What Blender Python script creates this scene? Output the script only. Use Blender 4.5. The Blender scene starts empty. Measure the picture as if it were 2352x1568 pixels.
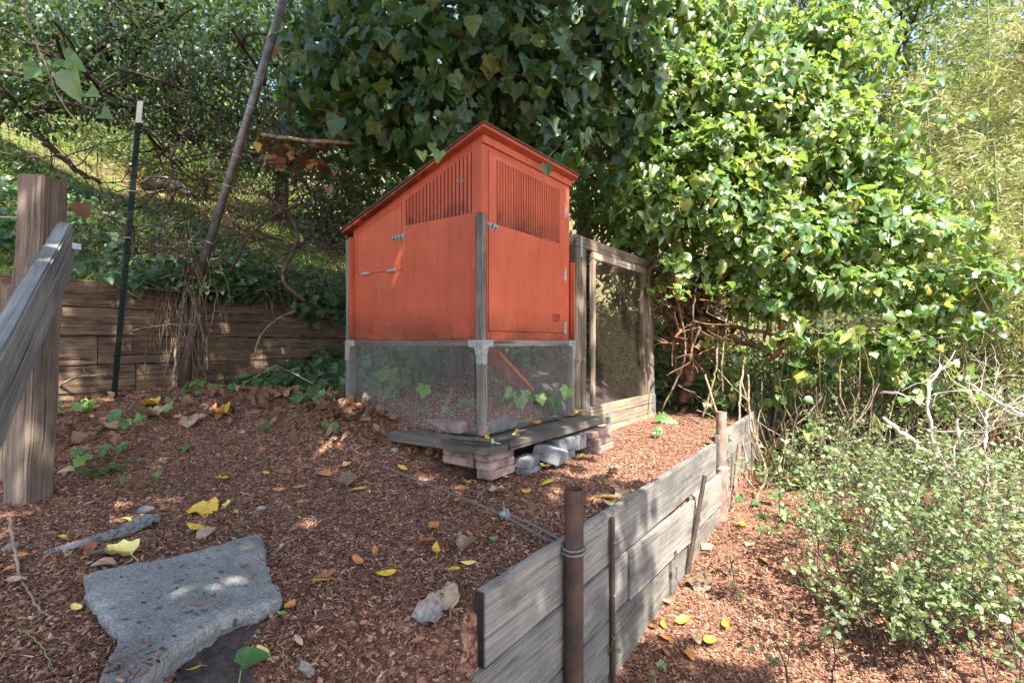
import bpy, bmesh, math, random
import numpy as np
from mathutils import Vector, Matrix, Quaternion
R = random.Random(7); NR = np.random.default_rng(11)
SC = bpy.context.scene; COL = SC.collection
# ------------------------------------------------------------------ camera, sky, sun, exposure
TH = math.radians(35.34); CT, ST = math.cos(TH), math.sin(TH); CH = 0.8
cd = bpy.data.cameras.new('camera'); cd.sensor_width = 36; cd.lens = 18; cd.clip_end = 400; cd.clip_start = 0.05
cam = bpy.data.objects.new('camera', cd); COL.objects.link(cam)
cam.location = (0, 0, CH); cam.rotation_euler = (math.radians(90), 0, TH); SC.camera = cam
SUN = Vector((0.50, -0.27, 0.84)).normalized()
W = bpy.data.worlds.new('World'); SC.world = W; W.use_nodes = True
wt = W.node_tree; bg = wt.nodes['Background']; sk = wt.nodes.new('ShaderNodeTexSky'); sk.sky_type = 'NISHITA'
sk.sun_disc = False; sk.sun_elevation = math.asin(SUN.z); sk.sun_rotation = math.atan2(SUN.x, SUN.y)
sk.dust_density = 2.0; sk.ozone_density = 0.6
wt.links.new(sk.outputs[0], bg.inputs[0]); bg.inputs[1].default_value = 0.15
sl = bpy.data.lights.new('sun', 'SUN'); sl.energy = 5.0; sl.angle = math.radians(0.53); sl.color = (1, 0.94, 0.84)
so = bpy.data.objects.new('sun', sl); COL.objects.link(so); so.rotation_euler = SUN.to_track_quat('Z', 'Y').to_euler(); so.location = (3, -2, 9)
SC.view_settings.view_transform = 'Standard'; SC.view_settings.look = 'None'
SC.view_settings.exposure = 1.8; SC.view_settings.gamma = 1
SC.cycles.use_denoising = True; SC.cycles.max_bounces = 8; SC.cycles.diffuse_bounces = 4
SC.cycles.transmission_bounces = 6; SC.cycles.sample_clamp_indirect = 6

# ------------------------------------------------------------------ places
def at(px, py, D):
    a = (px - 1176) / 1176 * D
    return Vector((CT * a - ST * D, ST * a + CT * D, CH + (784 - py) / 1176 * D))
def ss(a, b, t):
    t = np.clip((t - a) / (b - a), 0, 1); return t * t * (3 - 2 * t)
def bumps(x, y):
    return (0.012 * np.sin(3.1 * x + 1.7 * y + 1) * np.sin(2.3 * y - 1.1 * x) + 0.006 * np.sin(7.3 * x + 2) * np.sin(8.1 * y + 1.3 * x)
            + 0.003 * np.sin(17 * x + 3 * y) * np.sin(19 * y - 5 * x))
SLABC = at(430, 1500, 1.30)
def H(x, y):
    x = np.asarray(x, float); y = np.asarray(y, float)
    D = -ST * x + CT * y
    up = 0.34 * ss(2.5, 4.4, D) * ss(-1.9, -2.8, x) + 0.035 * ss(1.3, 2.2, y) * ss(-1.2, -1.6, x) + .11 * ss(-1.8, -2.35, x) * ss(1.65, 2.12, y) * ss(-3.6, -3.0, x)
    lo = -0.72 + 0.17 * ss(2.0, 4.0, y) + 0.25 * ss(5, 11, y) + 0.03 * np.clip(x - 3, 0, 30)
    g = ss(-1.40, -0.45, x) * (1 - ss(0.95, 1.28, y))
    t = np.where(x < -0.985, g, np.where(y > 1.12, 1.0, g))
    far = ss(4.6, 6.5, y) * ss(-3.0, -0.985, x)
    t = np.maximum(t, 0 * far)
    b = np.where((x > -1.06) & (x < -0.9), 0.3, 1.0)
    pit = 0.028 * np.exp(-((x + 1.48) ** 2 + (y - 0.66) ** 2) / 0.05)
    return up * (1 - t) + lo * t + bumps(x, y) * b - pit
def on_ground(px, py, lift=0.0):
    lo, hi = 0.3, 60.0
    for D in np.concatenate([np.arange(0.7, 8, 0.02), np.arange(8, 40, 0.2)]):
        p = at(px, py, D)
        if p.z <= float(H(p.x, p.y)) + lift: return Vector((p.x, p.y, float(H(p.x, p.y)) + lift))
    return at(px, py, 6)
def gnormal(x, y, e=0.03):
    return Vector((float(H(x - e, y) - H(x + e, y)), float(H(x, y - e) - H(x, y + e)), 2 * e)).normalized()

# ------------------------------------------------------------------ object helpers
def tag(o, label=None, cat=None, group=None, kind=None):
    if label: o['label'] = label
    if cat: o['category'] = cat
    if group: o['group'] = group
    if kind: o['kind'] = kind
    return o
def thing(name, loc, label, cat, group=None, rz=0):
    o = bpy.data.objects.new(name, None); COL.objects.link(o); o.location = loc; o.rotation_euler.z = rz
    o.empty_display_size = 0.1
    return tag(o, label, cat, group)
def PM(o):
    m = o.matrix_basis.copy()
    if o.parent is not None: m = PM(o.parent) @ o.matrix_parent_inverse @ m
    return m
def link(name, me, parent=None, mat=None, mw=None):
    o = bpy.data.objects.new(name, me); COL.objects.link(o)
    if mat is not None and len(me.materials) == 0: me.materials.append(mat)
    if mw is not None: o.matrix_basis = mw
    if parent is not None:
        o.parent = parent; o.matrix_parent_inverse = PM(parent).inverted()
    return o
def mesh_np(name, V, F, smooth=False):
    """V (n,3), F (m,k) all faces with k corners"""
    me = bpy.data.meshes.new(name); V = np.asarray(V, np.float32); F = np.asarray(F, np.int32)
    me.vertices.add(len(V)); me.vertices.foreach_set('co', V.ravel())
    k = F.shape[1]; me.loops.add(F.size); me.loops.foreach_set('vertex_index', F.ravel())
    me.polygons.add(len(F)); me.polygons.foreach_set('loop_start', np.arange(0, F.size, k, dtype=np.int32))
    if smooth: me.polygons.foreach_set('use_smooth', np.ones(len(F), bool))
    me.update(calc_edges=True); return me
class MB:
    def __init__(s): s.v = []; s.f = []
    def add(s, v, f):
        n = len(s.v); s.v += [tuple(p) for p in v]; s.f += [tuple(i + n for i in q) for q in f]
    def box(s, a, b, rot=None, piv=None):
        (x0, y0, z0), (x1, y1, z1) = a, b
        v = [Vector(p) for p in ((x0,y0,z0),(x1,y0,z0),(x1,y1,z0),(x0,y1,z0),(x0,y0,z1),(x1,y0,z1),(x1,y1,z1),(x0,y1,z1))]
        if rot is not None: v = [piv + rot @ (p - piv) for p in v]
        s.add(v, [(0,3,2,1),(4,5,6,7),(0,1,5,4),(1,2,6,5),(2,3,7,6),(3,0,4,7)])
    def prism(s, pts, d):
        """planar polygon pts (ccw seen from outside) pushed back by vector d"""
        n = len(pts); d = Vector(d); v = [Vector(p) for p in pts] + [Vector(p) + d for p in pts]
        s.add(v, [tuple(range(n)), tuple(range(2*n-1, n-1, -1))] + [(i, i+n, (i+1) % n + n, (i+1) % n) for i in range(n)])
    def cyl(s, p0, p1, r0, r1=None, n=12, cap=True):
        r1 = r0 if r1 is None else r1; p0 = Vector(p0); p1 = Vector(p1); q = (p1 - p0).to_track_quat('Z', 'Y')
        v = [p0 + q @ Vector((math.cos(a)*r0, math.sin(a)*r0, 0)) for a in [2*math.pi*i/n for i in range(n)]]
        v += [p1 + q @ Vector((math.cos(a)*r1, math.sin(a)*r1, 0)) for a in [2*math.pi*i/n for i in range(n)]]
        f = [(i, (i+1) % n, (i+1) % n + n, i+n) for i in range(n)]
        if cap: f += [tuple(range(n-1, -1, -1)), tuple(range(n, 2*n))]
        s.add(v, f)
    def tube(s, pts, r, n=6, cap=True):
        pts = [Vector(p) for p in pts]; rs = r if isinstance(r, (list, tuple)) else [r]*len(pts)
        up = Vector((0.13, 0.07, 1)).normalized(); v = []; m = len(pts)
        for i, p in enumerate(pts):
            t = (pts[min(i+1, m-1)] - pts[max(i-1, 0)])
            t = t.normalized() if t.length > 1e-9 else Vector((0,0,1))
            a = t.cross(up)
            if a.length < 0.05: a = t.cross(Vector((1, 0, 0)))
            a.normalize(); b = t.cross(a)
            v += [p + (a*math.cos(2*math.pi*k/n) + b*math.sin(2*math.pi*k/n))*rs[i] for k in range(n)]
        f = [(i*n+k, i*n+(k+1) % n, (i+1)*n+(k+1) % n, (i+1)*n+k) for i in range(m-1) for k in range(n)]
        if cap and m > 1: f += [tuple(range(n-1, -1, -1)), tuple(range((m-1)*n, m*n))]
        s.add(v, f)
    def mesh(s, name='m', smooth=False):
        me = bpy.data.meshes.new(name); me.from_pydata(s.v, [], s.f)
        if smooth: me.polygons.foreach_set('use_smooth', [True]*len(me.polygons))
        me.update(); return me
    def build(s, name, mat, parent=None, smooth=False, bevel=0, mw=None):
        me = s.mesh(name, smooth)
        if bevel:
            bm = bmesh.new(); bm.from_mesh(me)
            bmesh.ops.bevel(bm, geom=bm.edges[:], offset=bevel, segments=1, affect='EDGES', clamp_overlap=True)
            bm.to_mesh(me); bm.free()
        return link(name, me, parent, mat, mw)
def origin_to(o, c):
    """move a world-built mesh's origin to c"""
    c = Vector(c); o.data.transform(Matrix.Translation(-c)); o.matrix_basis = Matrix.Translation(c) @ o.matrix_basis; return o
def plank(name, parent, p0, p1, h, t, mat, up=(0, 0, 1), bev=0.004, wob=0.0015, seg=None, ragged=0.0):
    """board from p0 to p1 (centre line), h tall along up, t thick; grain along local X"""
    p0 = Vector(p0); p1 = Vector(p1); L = (p1-p0).length; X = (p1-p0).normalized(); Z = Vector(up); Y = Z.cross(X).normalized(); Z = X.cross(Y)
    n = seg or max(2, int(L / 0.12)); bm = bmesh.new(); rings = []
    prof = [(-t/2, -h/2), (t/2, -h/2), (t/2, h/2), (-t/2, h/2)]
    for i in range(n+1):
        x = -L/2 + L*i/n; wy = R.uniform(-wob, wob); wz = R.uniform(-wob, wob); ring = []
        for (a, b) in prof:
            xe = x + (R.uniform(-ragged, ragged) if i in (0, n) else 0)
            ring.append(bm.verts.new((xe, a + wy + R.uniform(-wob, wob)*0.5, b + wz + R.uniform(-wob, wob)*0.6)))
        rings.append(ring)
    for i in range(n):
        for k in range(4): bm.faces.new((rings[i][k], rings[i][(k+1) % 4], rings[i+1][(k+1) % 4], rings[i+1][k]))
    bm.faces.new(rings[0][::-1]); bm.faces.new(rings[-1])
    bmesh.ops.recalc_face_normals(bm, faces=bm.faces)
    if bev:
        es = [e for e in bm.edges if abs(e.calc_face_angle(0)) > 0.7]
        bmesh.ops.bevel(bm, geom=es, offset=bev, segments=2, affect='EDGES', clamp_overlap=True)
    me = bpy.data.meshes.new(name); bm.to_mesh(me); bm.free()
    mw = Matrix.Translation((p0+p1)/2) @ Matrix((X, Y, Z)).transposed().to_4x4()
    return link(name, me, parent, mat, mw)
def poly(p, jit=0.0, n=None, rr=R):
    """smooth path through points with jitter"""
    p = [Vector(q) for q in p]; out = []
    n = n or 6
    for i in range(len(p)-1):
        a = p[max(i-1, 0)]; b = p[i]; c = p[i+1]; d = p[min(i+2, len(p)-1)]
        for k in range(n):
            t = k/n
            q = 0.5*((2*b) + (-a+c)*t + (2*a-5*b+4*c-d)*t*t + (-a+3*b-3*c+d)*t**3)
            out.append(q + Vector((rr.uniform(-jit, jit), rr.uniform(-jit, jit), rr.uniform(-jit, jit))))
    out.append(p[-1]); return out

# ------------------------------------------------------------------ materials
def newmat(name):
    m = bpy.data.materials.new(name); m.use_nodes = True; t = m.node_tree
    return m, t, t.nodes['Principled BSDF']
def N(t, ty, **kw):
    n = t.nodes.new(ty)
    for k, v in kw.items(): setattr(n, k, v)
    return n
def ramp(t, stops, fac):
    n = t.nodes.new('ShaderNodeValToRGB'); e = n.color_ramp.elements
    while len(e) < len(stops): e.new(0.5)
    for i, (p, c) in enumerate(stops): e[i].position = p; e[i].color = (*c, 1)
    t.links.new(fac, n.inputs[0]); return n
def noise(t, scale, vec=None, detail=4, rough=0.6, dist=0.0):
    n = N(t, 'ShaderNodeTexNoise'); n.inputs['Scale'].default_value = scale; n.inputs['Detail'].default_value = detail
    n.inputs['Roughness'].default_value = rough; n.inputs['Distortion'].default_value = dist
    if vec is not None: t.links.new(vec, n.inputs['Vector'])
    return n
def mixc(t, a, b, fac, mode='MIX'):
    n = N(t, 'ShaderNodeMix', data_type='RGBA', blend_type=mode)
    for s, v in ((0, fac), (6, a), (7, b)):
        if hasattr(v, 'type'): t.links.new(v, n.inputs[s])
        else: n.inputs[s].default_value = v if s == 0 else (*v, 1)
    return n.outputs[2]
def math_(t, op, a, b=0.0):
    n = N(t, 'ShaderNodeMath', operation=op)
    for i, v in ((0, a), (1, b)):
        if hasattr(v, 'type'): t.links.new(v, n.inputs[i])
        else: n.inputs[i].default_value = v
    return n.outputs[0]
def bump(t, b, h, s=0.3, d=0.01):
    n = N(t, 'ShaderNodeBump'); n.inputs['Strength'].default_value = s; n.inputs['Distance'].default_value = d
    t.links.new(h, n.inputs['Height']); t.links.new(n.outputs[0], b.inputs['Normal'])
def objvec(t, sc=(1, 1, 1)):
    tc = N(t, 'ShaderNodeTexCoord'); oi = N(t, 'ShaderNodeObjectInfo'); mp = N(t, 'ShaderNodeMapping'); mp.inputs['Scale'].default_value = sc
    ad = N(t, 'ShaderNodeVectorMath', operation='ADD'); mu = N(t, 'ShaderNodeVectorMath', operation='SCALE'); cb = N(t, 'ShaderNodeCombineXYZ')
    for i in range(3): t.links.new(oi.outputs['Random'], cb.inputs[i])
    t.links.new(cb.outputs[0], mu.inputs[0]); mu.inputs['Scale'].default_value = 37.0
    t.links.new(tc.outputs['Object'], ad.inputs[0]); t.links.new(mu.outputs[0], ad.inputs[1]); t.links.new(ad.outputs[0], mp.inputs[0])
    return mp.outputs[0], oi.outputs['Random']
def wood(name, dark, mid, light, rough=0.85, stain=None, stain_amt=0.5, grain=1.0, crack=.8):
    m, t, b = newmat(name)
    v, rnd = objvec(t, (1.1, 16*grain, 16*grain)); n1 = noise(t, 2.2, v, 6, 0.65, 0.6)
    v2, _ = objvec(t, (0.6, 55*grain, 55*grain)); n2 = noise(t, 2.0, v2, 3, 0.6)
    v3, _ = objvec(t, (1.2, 2.5, 2.5)); n3 = noise(t, 1.6, v3, 5, 0.65)
    f = math_(t, 'ADD', math_(t, 'MULTIPLY', n1.outputs[0], 0.62), math_(t, 'MULTIPLY', n2.outputs[0], 0.38))
    r = ramp(t, [(0.30, dark), (0.50, mid), (0.70, light)], f)
    tone = ramp(t, [(0.32, (0.45, 0.45, 0.47)), (0.62, (1.15, 1.12, 1.08))], n3.outputs[0])
    c = mixc(t, r.outputs[0], tone.outputs[0], 0.85, 'MULTIPLY')
    if stain:
        v4, _ = objvec(t, (1.5, 5, 5)); n4 = noise(t, 2.4, v4, 5, 0.7)
        k = ramp(t, [(0.52, (0, 0, 0)), (0.66, (1, 1, 1))], n4.outputs[0])
        c = mixc(t, c, stain, math_(t, 'MULTIPLY', k.outputs[0], stain_amt))
    # cracks and knots
    v5, _ = objvec(t, (0.9, 40*grain, 40*grain)); n5 = noise(t, 1.3, v5, 2, 0.5)
    cr = ramp(t, [(0.33, (0.25, 0.23, 0.2)), (0.37, (1, 1, 1))], n5.outputs[0])
    c = mixc(t, c, cr.outputs[0], crack, 'MULTIPLY')
    hs = N(t, 'ShaderNodeHueSaturation'); t.links.new(c, hs.inputs['Color'])
    t.links.new(math_(t, 'ADD', math_(t, 'MULTIPLY', rnd, 0.35), 0.82), hs.inputs['Value'])
    t.links.new(hs.outputs[0], b.inputs['Base Color']); b.inputs['Roughness'].default_value = rough
    b.inputs['Specular IOR Level'].default_value = 0.25
    bump(t, b, math_(t, 'MULTIPLY', f, 1.0), 0.75, 0.006); return m
def leafmat(name, stops, rough=0.4, trans=0.35, tcol=(0.35, 0.55, 0.08), spec=0.5, vein=False, under=None):
    if vein is None: vein = False
    m, t, b = newmat(name); g = N(t, 'ShaderNodeNewGeometry'); oi = N(t, 'ShaderNodeObjectInfo')
    f = math_(t, 'FRACT', math_(t, 'ADD', g.outputs['Random Per Island'], oi.outputs['Random']))
    r = ramp(t, stops, f); c = r.outputs[0]
    tc = N(t, 'ShaderNodeTexCoord'); nz = noise(t, 60, tc.outputs['Object'], 3)
    sh = ramp(t, [(0.3, (0.75, 0.75, 0.75)), (0.7, (1.2, 1.2, 1.15))], nz.outputs[0]); c = mixc(t, c, sh.outputs[0], 0.7, 'MULTIPLY')
    if vein:
        xy = N(t, 'ShaderNodeSeparateXYZ'); t.links.new(tc.outputs['Object'], xy.inputs[0])
        an = math_(t, 'ARCTAN2', xy.outputs[0], math_(t, 'ADD', xy.outputs[1], 0.02)); ln = math_(t, 'ABSOLUTE', math_(t, 'SINE', math_(t, 'MULTIPLY', an, 4.2)))
        rad_ = math_(t, 'SQRT', math_(t, 'ADD', math_(t, 'MULTIPLY', xy.outputs[0], xy.outputs[0]), math_(t, 'MULTIPLY', xy.outputs[1], xy.outputs[1])))
        wv = math_(t, 'MULTIPLY', ln, math_(t, 'ADD', rad_, 0.03)); vn = ramp(t, [(0.0, (1, 1, 1)), (0.055, (0, 0, 0))], wv)
        lo_ = noise(t, 2.2, tc.outputs['Object'], 3); c = mixc(t, c, ramp(t, [(0.35, (0.6, 0.65, 0.6)), (0.65, (1.35, 1.3, 1.1))], lo_.outputs[0]).outputs[0], 0.8, 'MULTIPLY')
        c = mixc(t, c, (0.30, 0.40, 0.16), math_(t, 'MULTIPLY', vn.outputs[0], 0.45)); bump(t, b, wv, 0.35, 0.02)
    if under: c = mixc(t, c, under, math_(t, 'MULTIPLY', g.outputs['Backfacing'], 0.7))
    t.links.new(c, b.inputs['Base Color']); b.inputs['Roughness'].default_value = rough; b.inputs['Specular IOR Level'].default_value = spec
    if trans > 0:
        tr = N(t, 'ShaderNodeBsdfTranslucent'); t.links.new(mixc(t, c, tcol, 0.55), tr.inputs[0]); mx = N(t, 'ShaderNodeMixShader'); mx.inputs[0].default_value = trans
        t.links.new(b.outputs[0], mx.inputs[1]); t.links.new(tr.outputs[0], mx.inputs[2]); t.links.new(mx.outputs[0], t.nodes['Material Output'].inputs[0])
    return m
def plain(name, c, rough=0.6, metal=0.0, c2=None, nsc=20, bmp=0.0, spec=0.4, lo=0.4, hi=0.6):
    m, t, b = newmat(name); v, rnd = objvec(t); n = noise(t, nsc, v, 6, 0.65)
    c2 = c2 or tuple(x*0.7 for x in c)
    r = ramp(t, [(lo, c2), (hi, c)], n.outputs[0]); t.links.new(r.outputs[0], b.inputs['Base Color'])
    b.inputs['Roughness'].default_value = rough; b.inputs['Metallic'].default_value = metal; b.inputs['Specular IOR Level'].default_value = spec
    if bmp: bump(t, b, n.outputs[0], bmp, 0.01)
    return m
M = {}
M['wall_wood'] = wood('weathered_pale_timber', (0.13, 0.121, 0.106), (0.225, 0.21, 0.187), (0.33, 0.31, 0.275), stain=(0.075, 0.07, 0.062), stain_amt=0.65, grain=1.7, crack=.45)
M['end_wood'] = wood('dark_end_grain', (0.012, 0.011, 0.010), (0.03, 0.028, 0.026), (0.05, 0.046, 0.042))
M['deck_wood'] = wood('grey_deck_timber', (0.055, 0.05, 0.042), (0.12, 0.108, 0.09), (0.2, 0.18, 0.15), stain=(0.03, 0.027, 0.022))
M['frame_wood'] = wood('grey_frame_timber', (0.09, 0.08, 0.07), (0.2, 0.18, 0.155), (0.3, 0.27, 0.24), stain=(0.05, 0.043, 0.036))
M['run_wood'] = wood('brown_run_timber', (0.08, 0.06, 0.042), (0.19, 0.15, 0.11), (0.32, 0.26, 0.20), stain=(0.05, 0.04, 0.03))
M['run_pale'] = wood('pale_run_timber', (0.16, 0.12, 0.085), (0.32, 0.25, 0.18), (0.45, 0.37, 0.29))
M['back_wood'] = wood('brown_retaining_timber', (0.06, 0.038, 0.024), (0.17, 0.115, 0.075), (0.32, 0.245, 0.18), stain=(0.025, 0.017, 0.012), stain_amt=0.7)
M['post_wood'] = wood('rough_post_timber', (0.09, 0.065, 0.045), (0.22, 0.175, 0.135), (0.36, 0.30, 0.24), grain=1.6)
M['rail_wood'] = wood('blue_grey_rail_timber', (0.07, 0.075, 0.08), (0.17, 0.175, 0.17), (0.3, 0.3, 0.28), stain=(0.16, 0.15, 0.035), stain_amt=0.35)
def redpaint():
    m, t, b = newmat('orange_red_paint'); v, rnd = objvec(t); n = noise(t, 3.0, v, 5); n2 = noise(t, 160, v, 2)
    tc = N(t, 'ShaderNodeTexCoord'); sp = N(t, 'ShaderNodeSeparateXYZ'); t.links.new(tc.outputs['Object'], sp.inputs[0])
    c = ramp(t, [(0.3, (0.46, 0.084, 0.040)), (0.7, (0.56, 0.122, 0.056))], n.outputs[0]).outputs[0]
    n3 = noise(t, 5.0, v, 8, 0.75)
    low = math_(t, 'MULTIPLY', math_(t, 'SUBTRACT', 1.0, math_(t, 'MULTIPLY', sp.outputs[2], 4.5)), 1.0)
    k = math_(t, 'MULTIPLY', low, ramp(t, [(0.36, (0, 0, 0)), (0.58, (1, 1, 1))], n3.outputs[0]).outputs[0])
    kc = N(t, 'ShaderNodeClamp'); t.links.new(k, kc.inputs[0])
    c = mixc(t, c, (0.09, 0.03, 0.02), math_(t, 'MULTIPLY', kc.outputs[0], 0.85))
    mv = N(t, 'ShaderNodeMapping'); mv.inputs['Scale'].default_value = (14, 14, 0.9); t.links.new(v, mv.inputs[0]); dr = noise(t, 1.6, mv.outputs[0], 5, 0.7)
    c = mixc(t, c, ramp(t, [(0.3, (0.74, 0.70, 0.68)), (0.5, (1, 1, 1)), (0.72, (1.12, 1.25, 1.35))], dr.outputs[0]).outputs[0], 0.55, 'MULTIPLY')
    bl = noise(t, 1.7, v, 6, 0.7); c = mixc(t, c, ramp(t, [(0.3, (0.72, 0.72, 0.75)), (0.65, (1.08, 1.1, 1.1))], bl.outputs[0]).outputs[0], 0.7, 'MULTIPLY')
    sc = noise(t, 30, v, 6, 0.8); sk_ = ramp(t, [(0.66, (0, 0, 0)), (0.72, (1, 1, 1))], sc.outputs[0])
    c = mixc(t, c, (0.30, 0.06, 0.03), math_(t, 'MULTIPLY', sk_.outputs[0], 0.55))
    t.links.new(c, b.inputs['Base Color']); b.inputs['Roughness'].default_value = 0.55; b.inputs['Specular IOR Level'].default_value = 0.3
    bump(t, b, n2.outputs[0], 0.15, 0.002); return m
M['red'] = redpaint()
M['red_dark'] = plain('dark_red_paint', (0.24, 0.042, 0.022), 0.6, c2=(0.17, 0.03, 0.016))  # darker red; carries the slot shade on the vent and door backings
M['roofing'] = plain('red_brown_roofing', (0.16, 0.05, 0.035), 0.8, c2=(0.07, 0.03, 0.022), nsc=60, bmp=0.3)
M['galv'] = plain('galvanised_steel', (0.42, 0.46, 0.47), 0.45, 0.6, c2=(0.28, 0.31, 0.32), nsc=40)
M['wire'] = plain('galvanised_wire', (0.62, 0.60, 0.55), 0.5, 0.2, c2=(0.42, 0.40, 0.36))
M['wire_brown'] = plain('rusty_wire', (0.20, 0.15, 0.10), 0.6, 0.2, c2=(0.11, 0.08, 0.05))
M['fence_wire'] = plain('dull_fence_wire', (0.05, 0.045, 0.04), 0.6, 0.3)
M['rust'] = plain('rusty_brown_steel', (0.13, 0.075, 0.052), 0.62, 0.25, c2=(0.055, 0.04, 0.034), nsc=9, bmp=0.25, lo=0.35, hi=0.65)
M['rust2'] = plain('pinkish_rusty_steel', (0.36, 0.24, 0.19), 0.7, 0.1, c2=(0.2, 0.12, 0.09), nsc=9, bmp=0.2)
M['steel'] = plain('dull_grey_steel', (0.24, 0.24, 0.245), 0.5, 0.35, c2=(0.14, 0.13, 0.12), nsc=14, bmp=0.1)
M['tgreen'] = plain('dark_green_enamel', (0.004, 0.008, 0.006), 0.6, 0.0, c2=(0.004, 0.009, 0.006), spec=0.15)
M['twhite'] = plain('chalky_white_paint', (0.55, 0.53, 0.47), 0.6, 0.0, c2=(0.4, 0.38, 0.33))
M['cable'] = plain('twisted_grey_cable', (0.22, 0.21, 0.195), 0.5, 0.3, c2=(0.12, 0.11, 0.10), nsc=80, bmp=0.4)
M['blackm'] = plain('dark_slot_shadow_paint', (0.05, 0.012, 0.008), 0.8)
M['olive'] = plain('olive_plastic', (0.085, 0.085, 0.05), 0.55)
M['palegreen'] = plain('pale_green_collar', (0.35, 0.45, 0.30), 0.6)
M['blade'] = plain('tarnished_blade', (0.22, 0.2, 0.17), 0.4, 0.6, c2=(0.1, 0.085, 0.07))
M['paver_pink'] = plain('pink_concrete_paver', (0.40, 0.27, 0.225), 0.9, c2=(0.16, 0.115, 0.09), nsc=9, bmp=0.7, lo=.36, hi=.58)
M['paver_grey'] = plain('blue_grey_concrete_paver', (0.23, 0.235, 0.24), 0.9, c2=(0.09, 0.088, 0.085), nsc=9, bmp=0.7, lo=.36, hi=.58)
M['lampglass'] = plain('dark_lamp_glass', (0.05, 0.04, 0.03), 0.2)
M['lampframe'] = plain('cream_lamp_frame', (0.5, 0.42, 0.25), 0.5)
M['log'] = plain('pale_log_bark', (0.5, 0.43, 0.36), 0.9, c2=(0.18, 0.15, 0.12), nsc=8, bmp=0.5)
M['stone'] = plain('grey_stone', (0.3, 0.29, 0.26), 0.9, c2=(0.18, 0.17, 0.15), nsc=15, bmp=0.5)
def bark(name, a, c, nsc=14): return plain(name, c, 0.9, c2=a, nsc=nsc, bmp=0.6, spec=0.15)
M['bark_dark'] = bark('dark_bark', (0.03, 0.022, 0.017), (0.08, 0.06, 0.045))
M['bark_red'] = bark('reddish_vine_bark', (0.10, 0.05, 0.03), (0.27, 0.155, 0.095))
M['bark_pale'] = bark('pale_grey_bark', (0.36, 0.3, 0.26), (0.58, 0.5, 0.44))
M['vine'] = bark('tan_dry_vine', (0.13, 0.09, 0.06), (0.33, 0.25, 0.17))
M['vine_mid'] = bark('brown_dry_vine', (0.10, 0.07, 0.045), (0.22, 0.165, 0.11))
M['vine_dark'] = bark('dark_vine', (0.06, 0.04, 0.028), (0.14, 0.10, 0.07))
M['stem_green'] = plain('green_stem', (0.18, 0.22, 0.07), 0.6, c2=(0.12, 0.12, 0.05))
M['stem_purple'] = plain('purplish_shrub_stem', (0.10, 0.065, 0.055), 0.7, c2=(0.05, 0.035, 0.03))
M['culm'] = plain('green_bamboo_culm', (0.14, 0.22, 0.07), 0.4, c2=(0.2, 0.2, 0.09), nsc=5)
def concrete():
    m, t, b = newmat('pebbly_concrete'); v, _ = objvec(t)
    n = noise(t, 9, v, 8, 0.7); n2 = noise(t, 110, v, 4, 0.7)
    base = ramp(t, [(0.3, (0.22, 0.22, 0.21)), (0.7, (0.38, 0.38, 0.37))], n.outputs[0]).outputs[0]
    base = mixc(t, base, ramp(t, [(0.35, (0.5, 0.5, 0.5)), (0.65, (1.25, 1.25, 1.25))], n2.outputs[0]).outputs[0], 0.8, 'MULTIPLY')
    mp = N(t, 'ShaderNodeMapping'); mp.inputs['Scale'].default_value = (1, 1.5, 1); t.links.new(v, mp.inputs[0])
    dn = noise(t, 30, v, 2); ad = N(t, 'ShaderNodeMix', data_type='VECTOR'); ad.inputs[0].default_value = 0.02
    t.links.new(mp.outputs[0], ad.inputs[4]); t.links.new(dn.outputs[1], ad.inputs[5])
    vo = N(t, 'ShaderNodeTexVoronoi'); vo.inputs['Scale'].default_value = 27; t.links.new(ad.outputs[1], vo.inputs['Vector'])
    sp = N(t, 'ShaderNodeSeparateColor'); t.links.new(vo.outputs['Color'], sp.inputs[0])
    rad = math_(t, 'MULTIPLY', math_(t, 'SUBTRACT', sp.outputs[0], 0.30), 0.52)
    k = math_(t, 'LESS_THAN', vo.outputs['Distance'], rad)
    peb = ramp(t, [(0, (0.04, 0.045, 0.05)), (0.45, (0.12, 0.12, 0.12)), (0.7, (0.22, 0.19, 0.15)), (1, (0.3, 0.28, 0.24))], sp.outputs[1])
    c = mixc(t, base, peb.outputs[0], math_(t, 'MULTIPLY', k, 0.85))
    st_ = noise(t, 3.2, v, 7, 0.75); c = mixc(t, c, ramp(t, [(0.34, (0.55, 0.52, 0.46)), (0.5, (1, 1, 1)), (0.7, (1.12, 1.12, 1.08))], st_.outputs[0]).outputs[0], 0.9, 'MULTIPLY')
    t.links.new(c, b.inputs['Base Color']); b.inputs['Roughness'].default_value = 0.92; b.inputs['Specular IOR Level'].default_value = 0.2
    bump(t, b, math_(t, 'ADD', n2.outputs[0], math_(t, 'MULTIPLY', k, 0.45)), 1.0, 0.012); return m
M['concrete'] = concrete()
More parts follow.
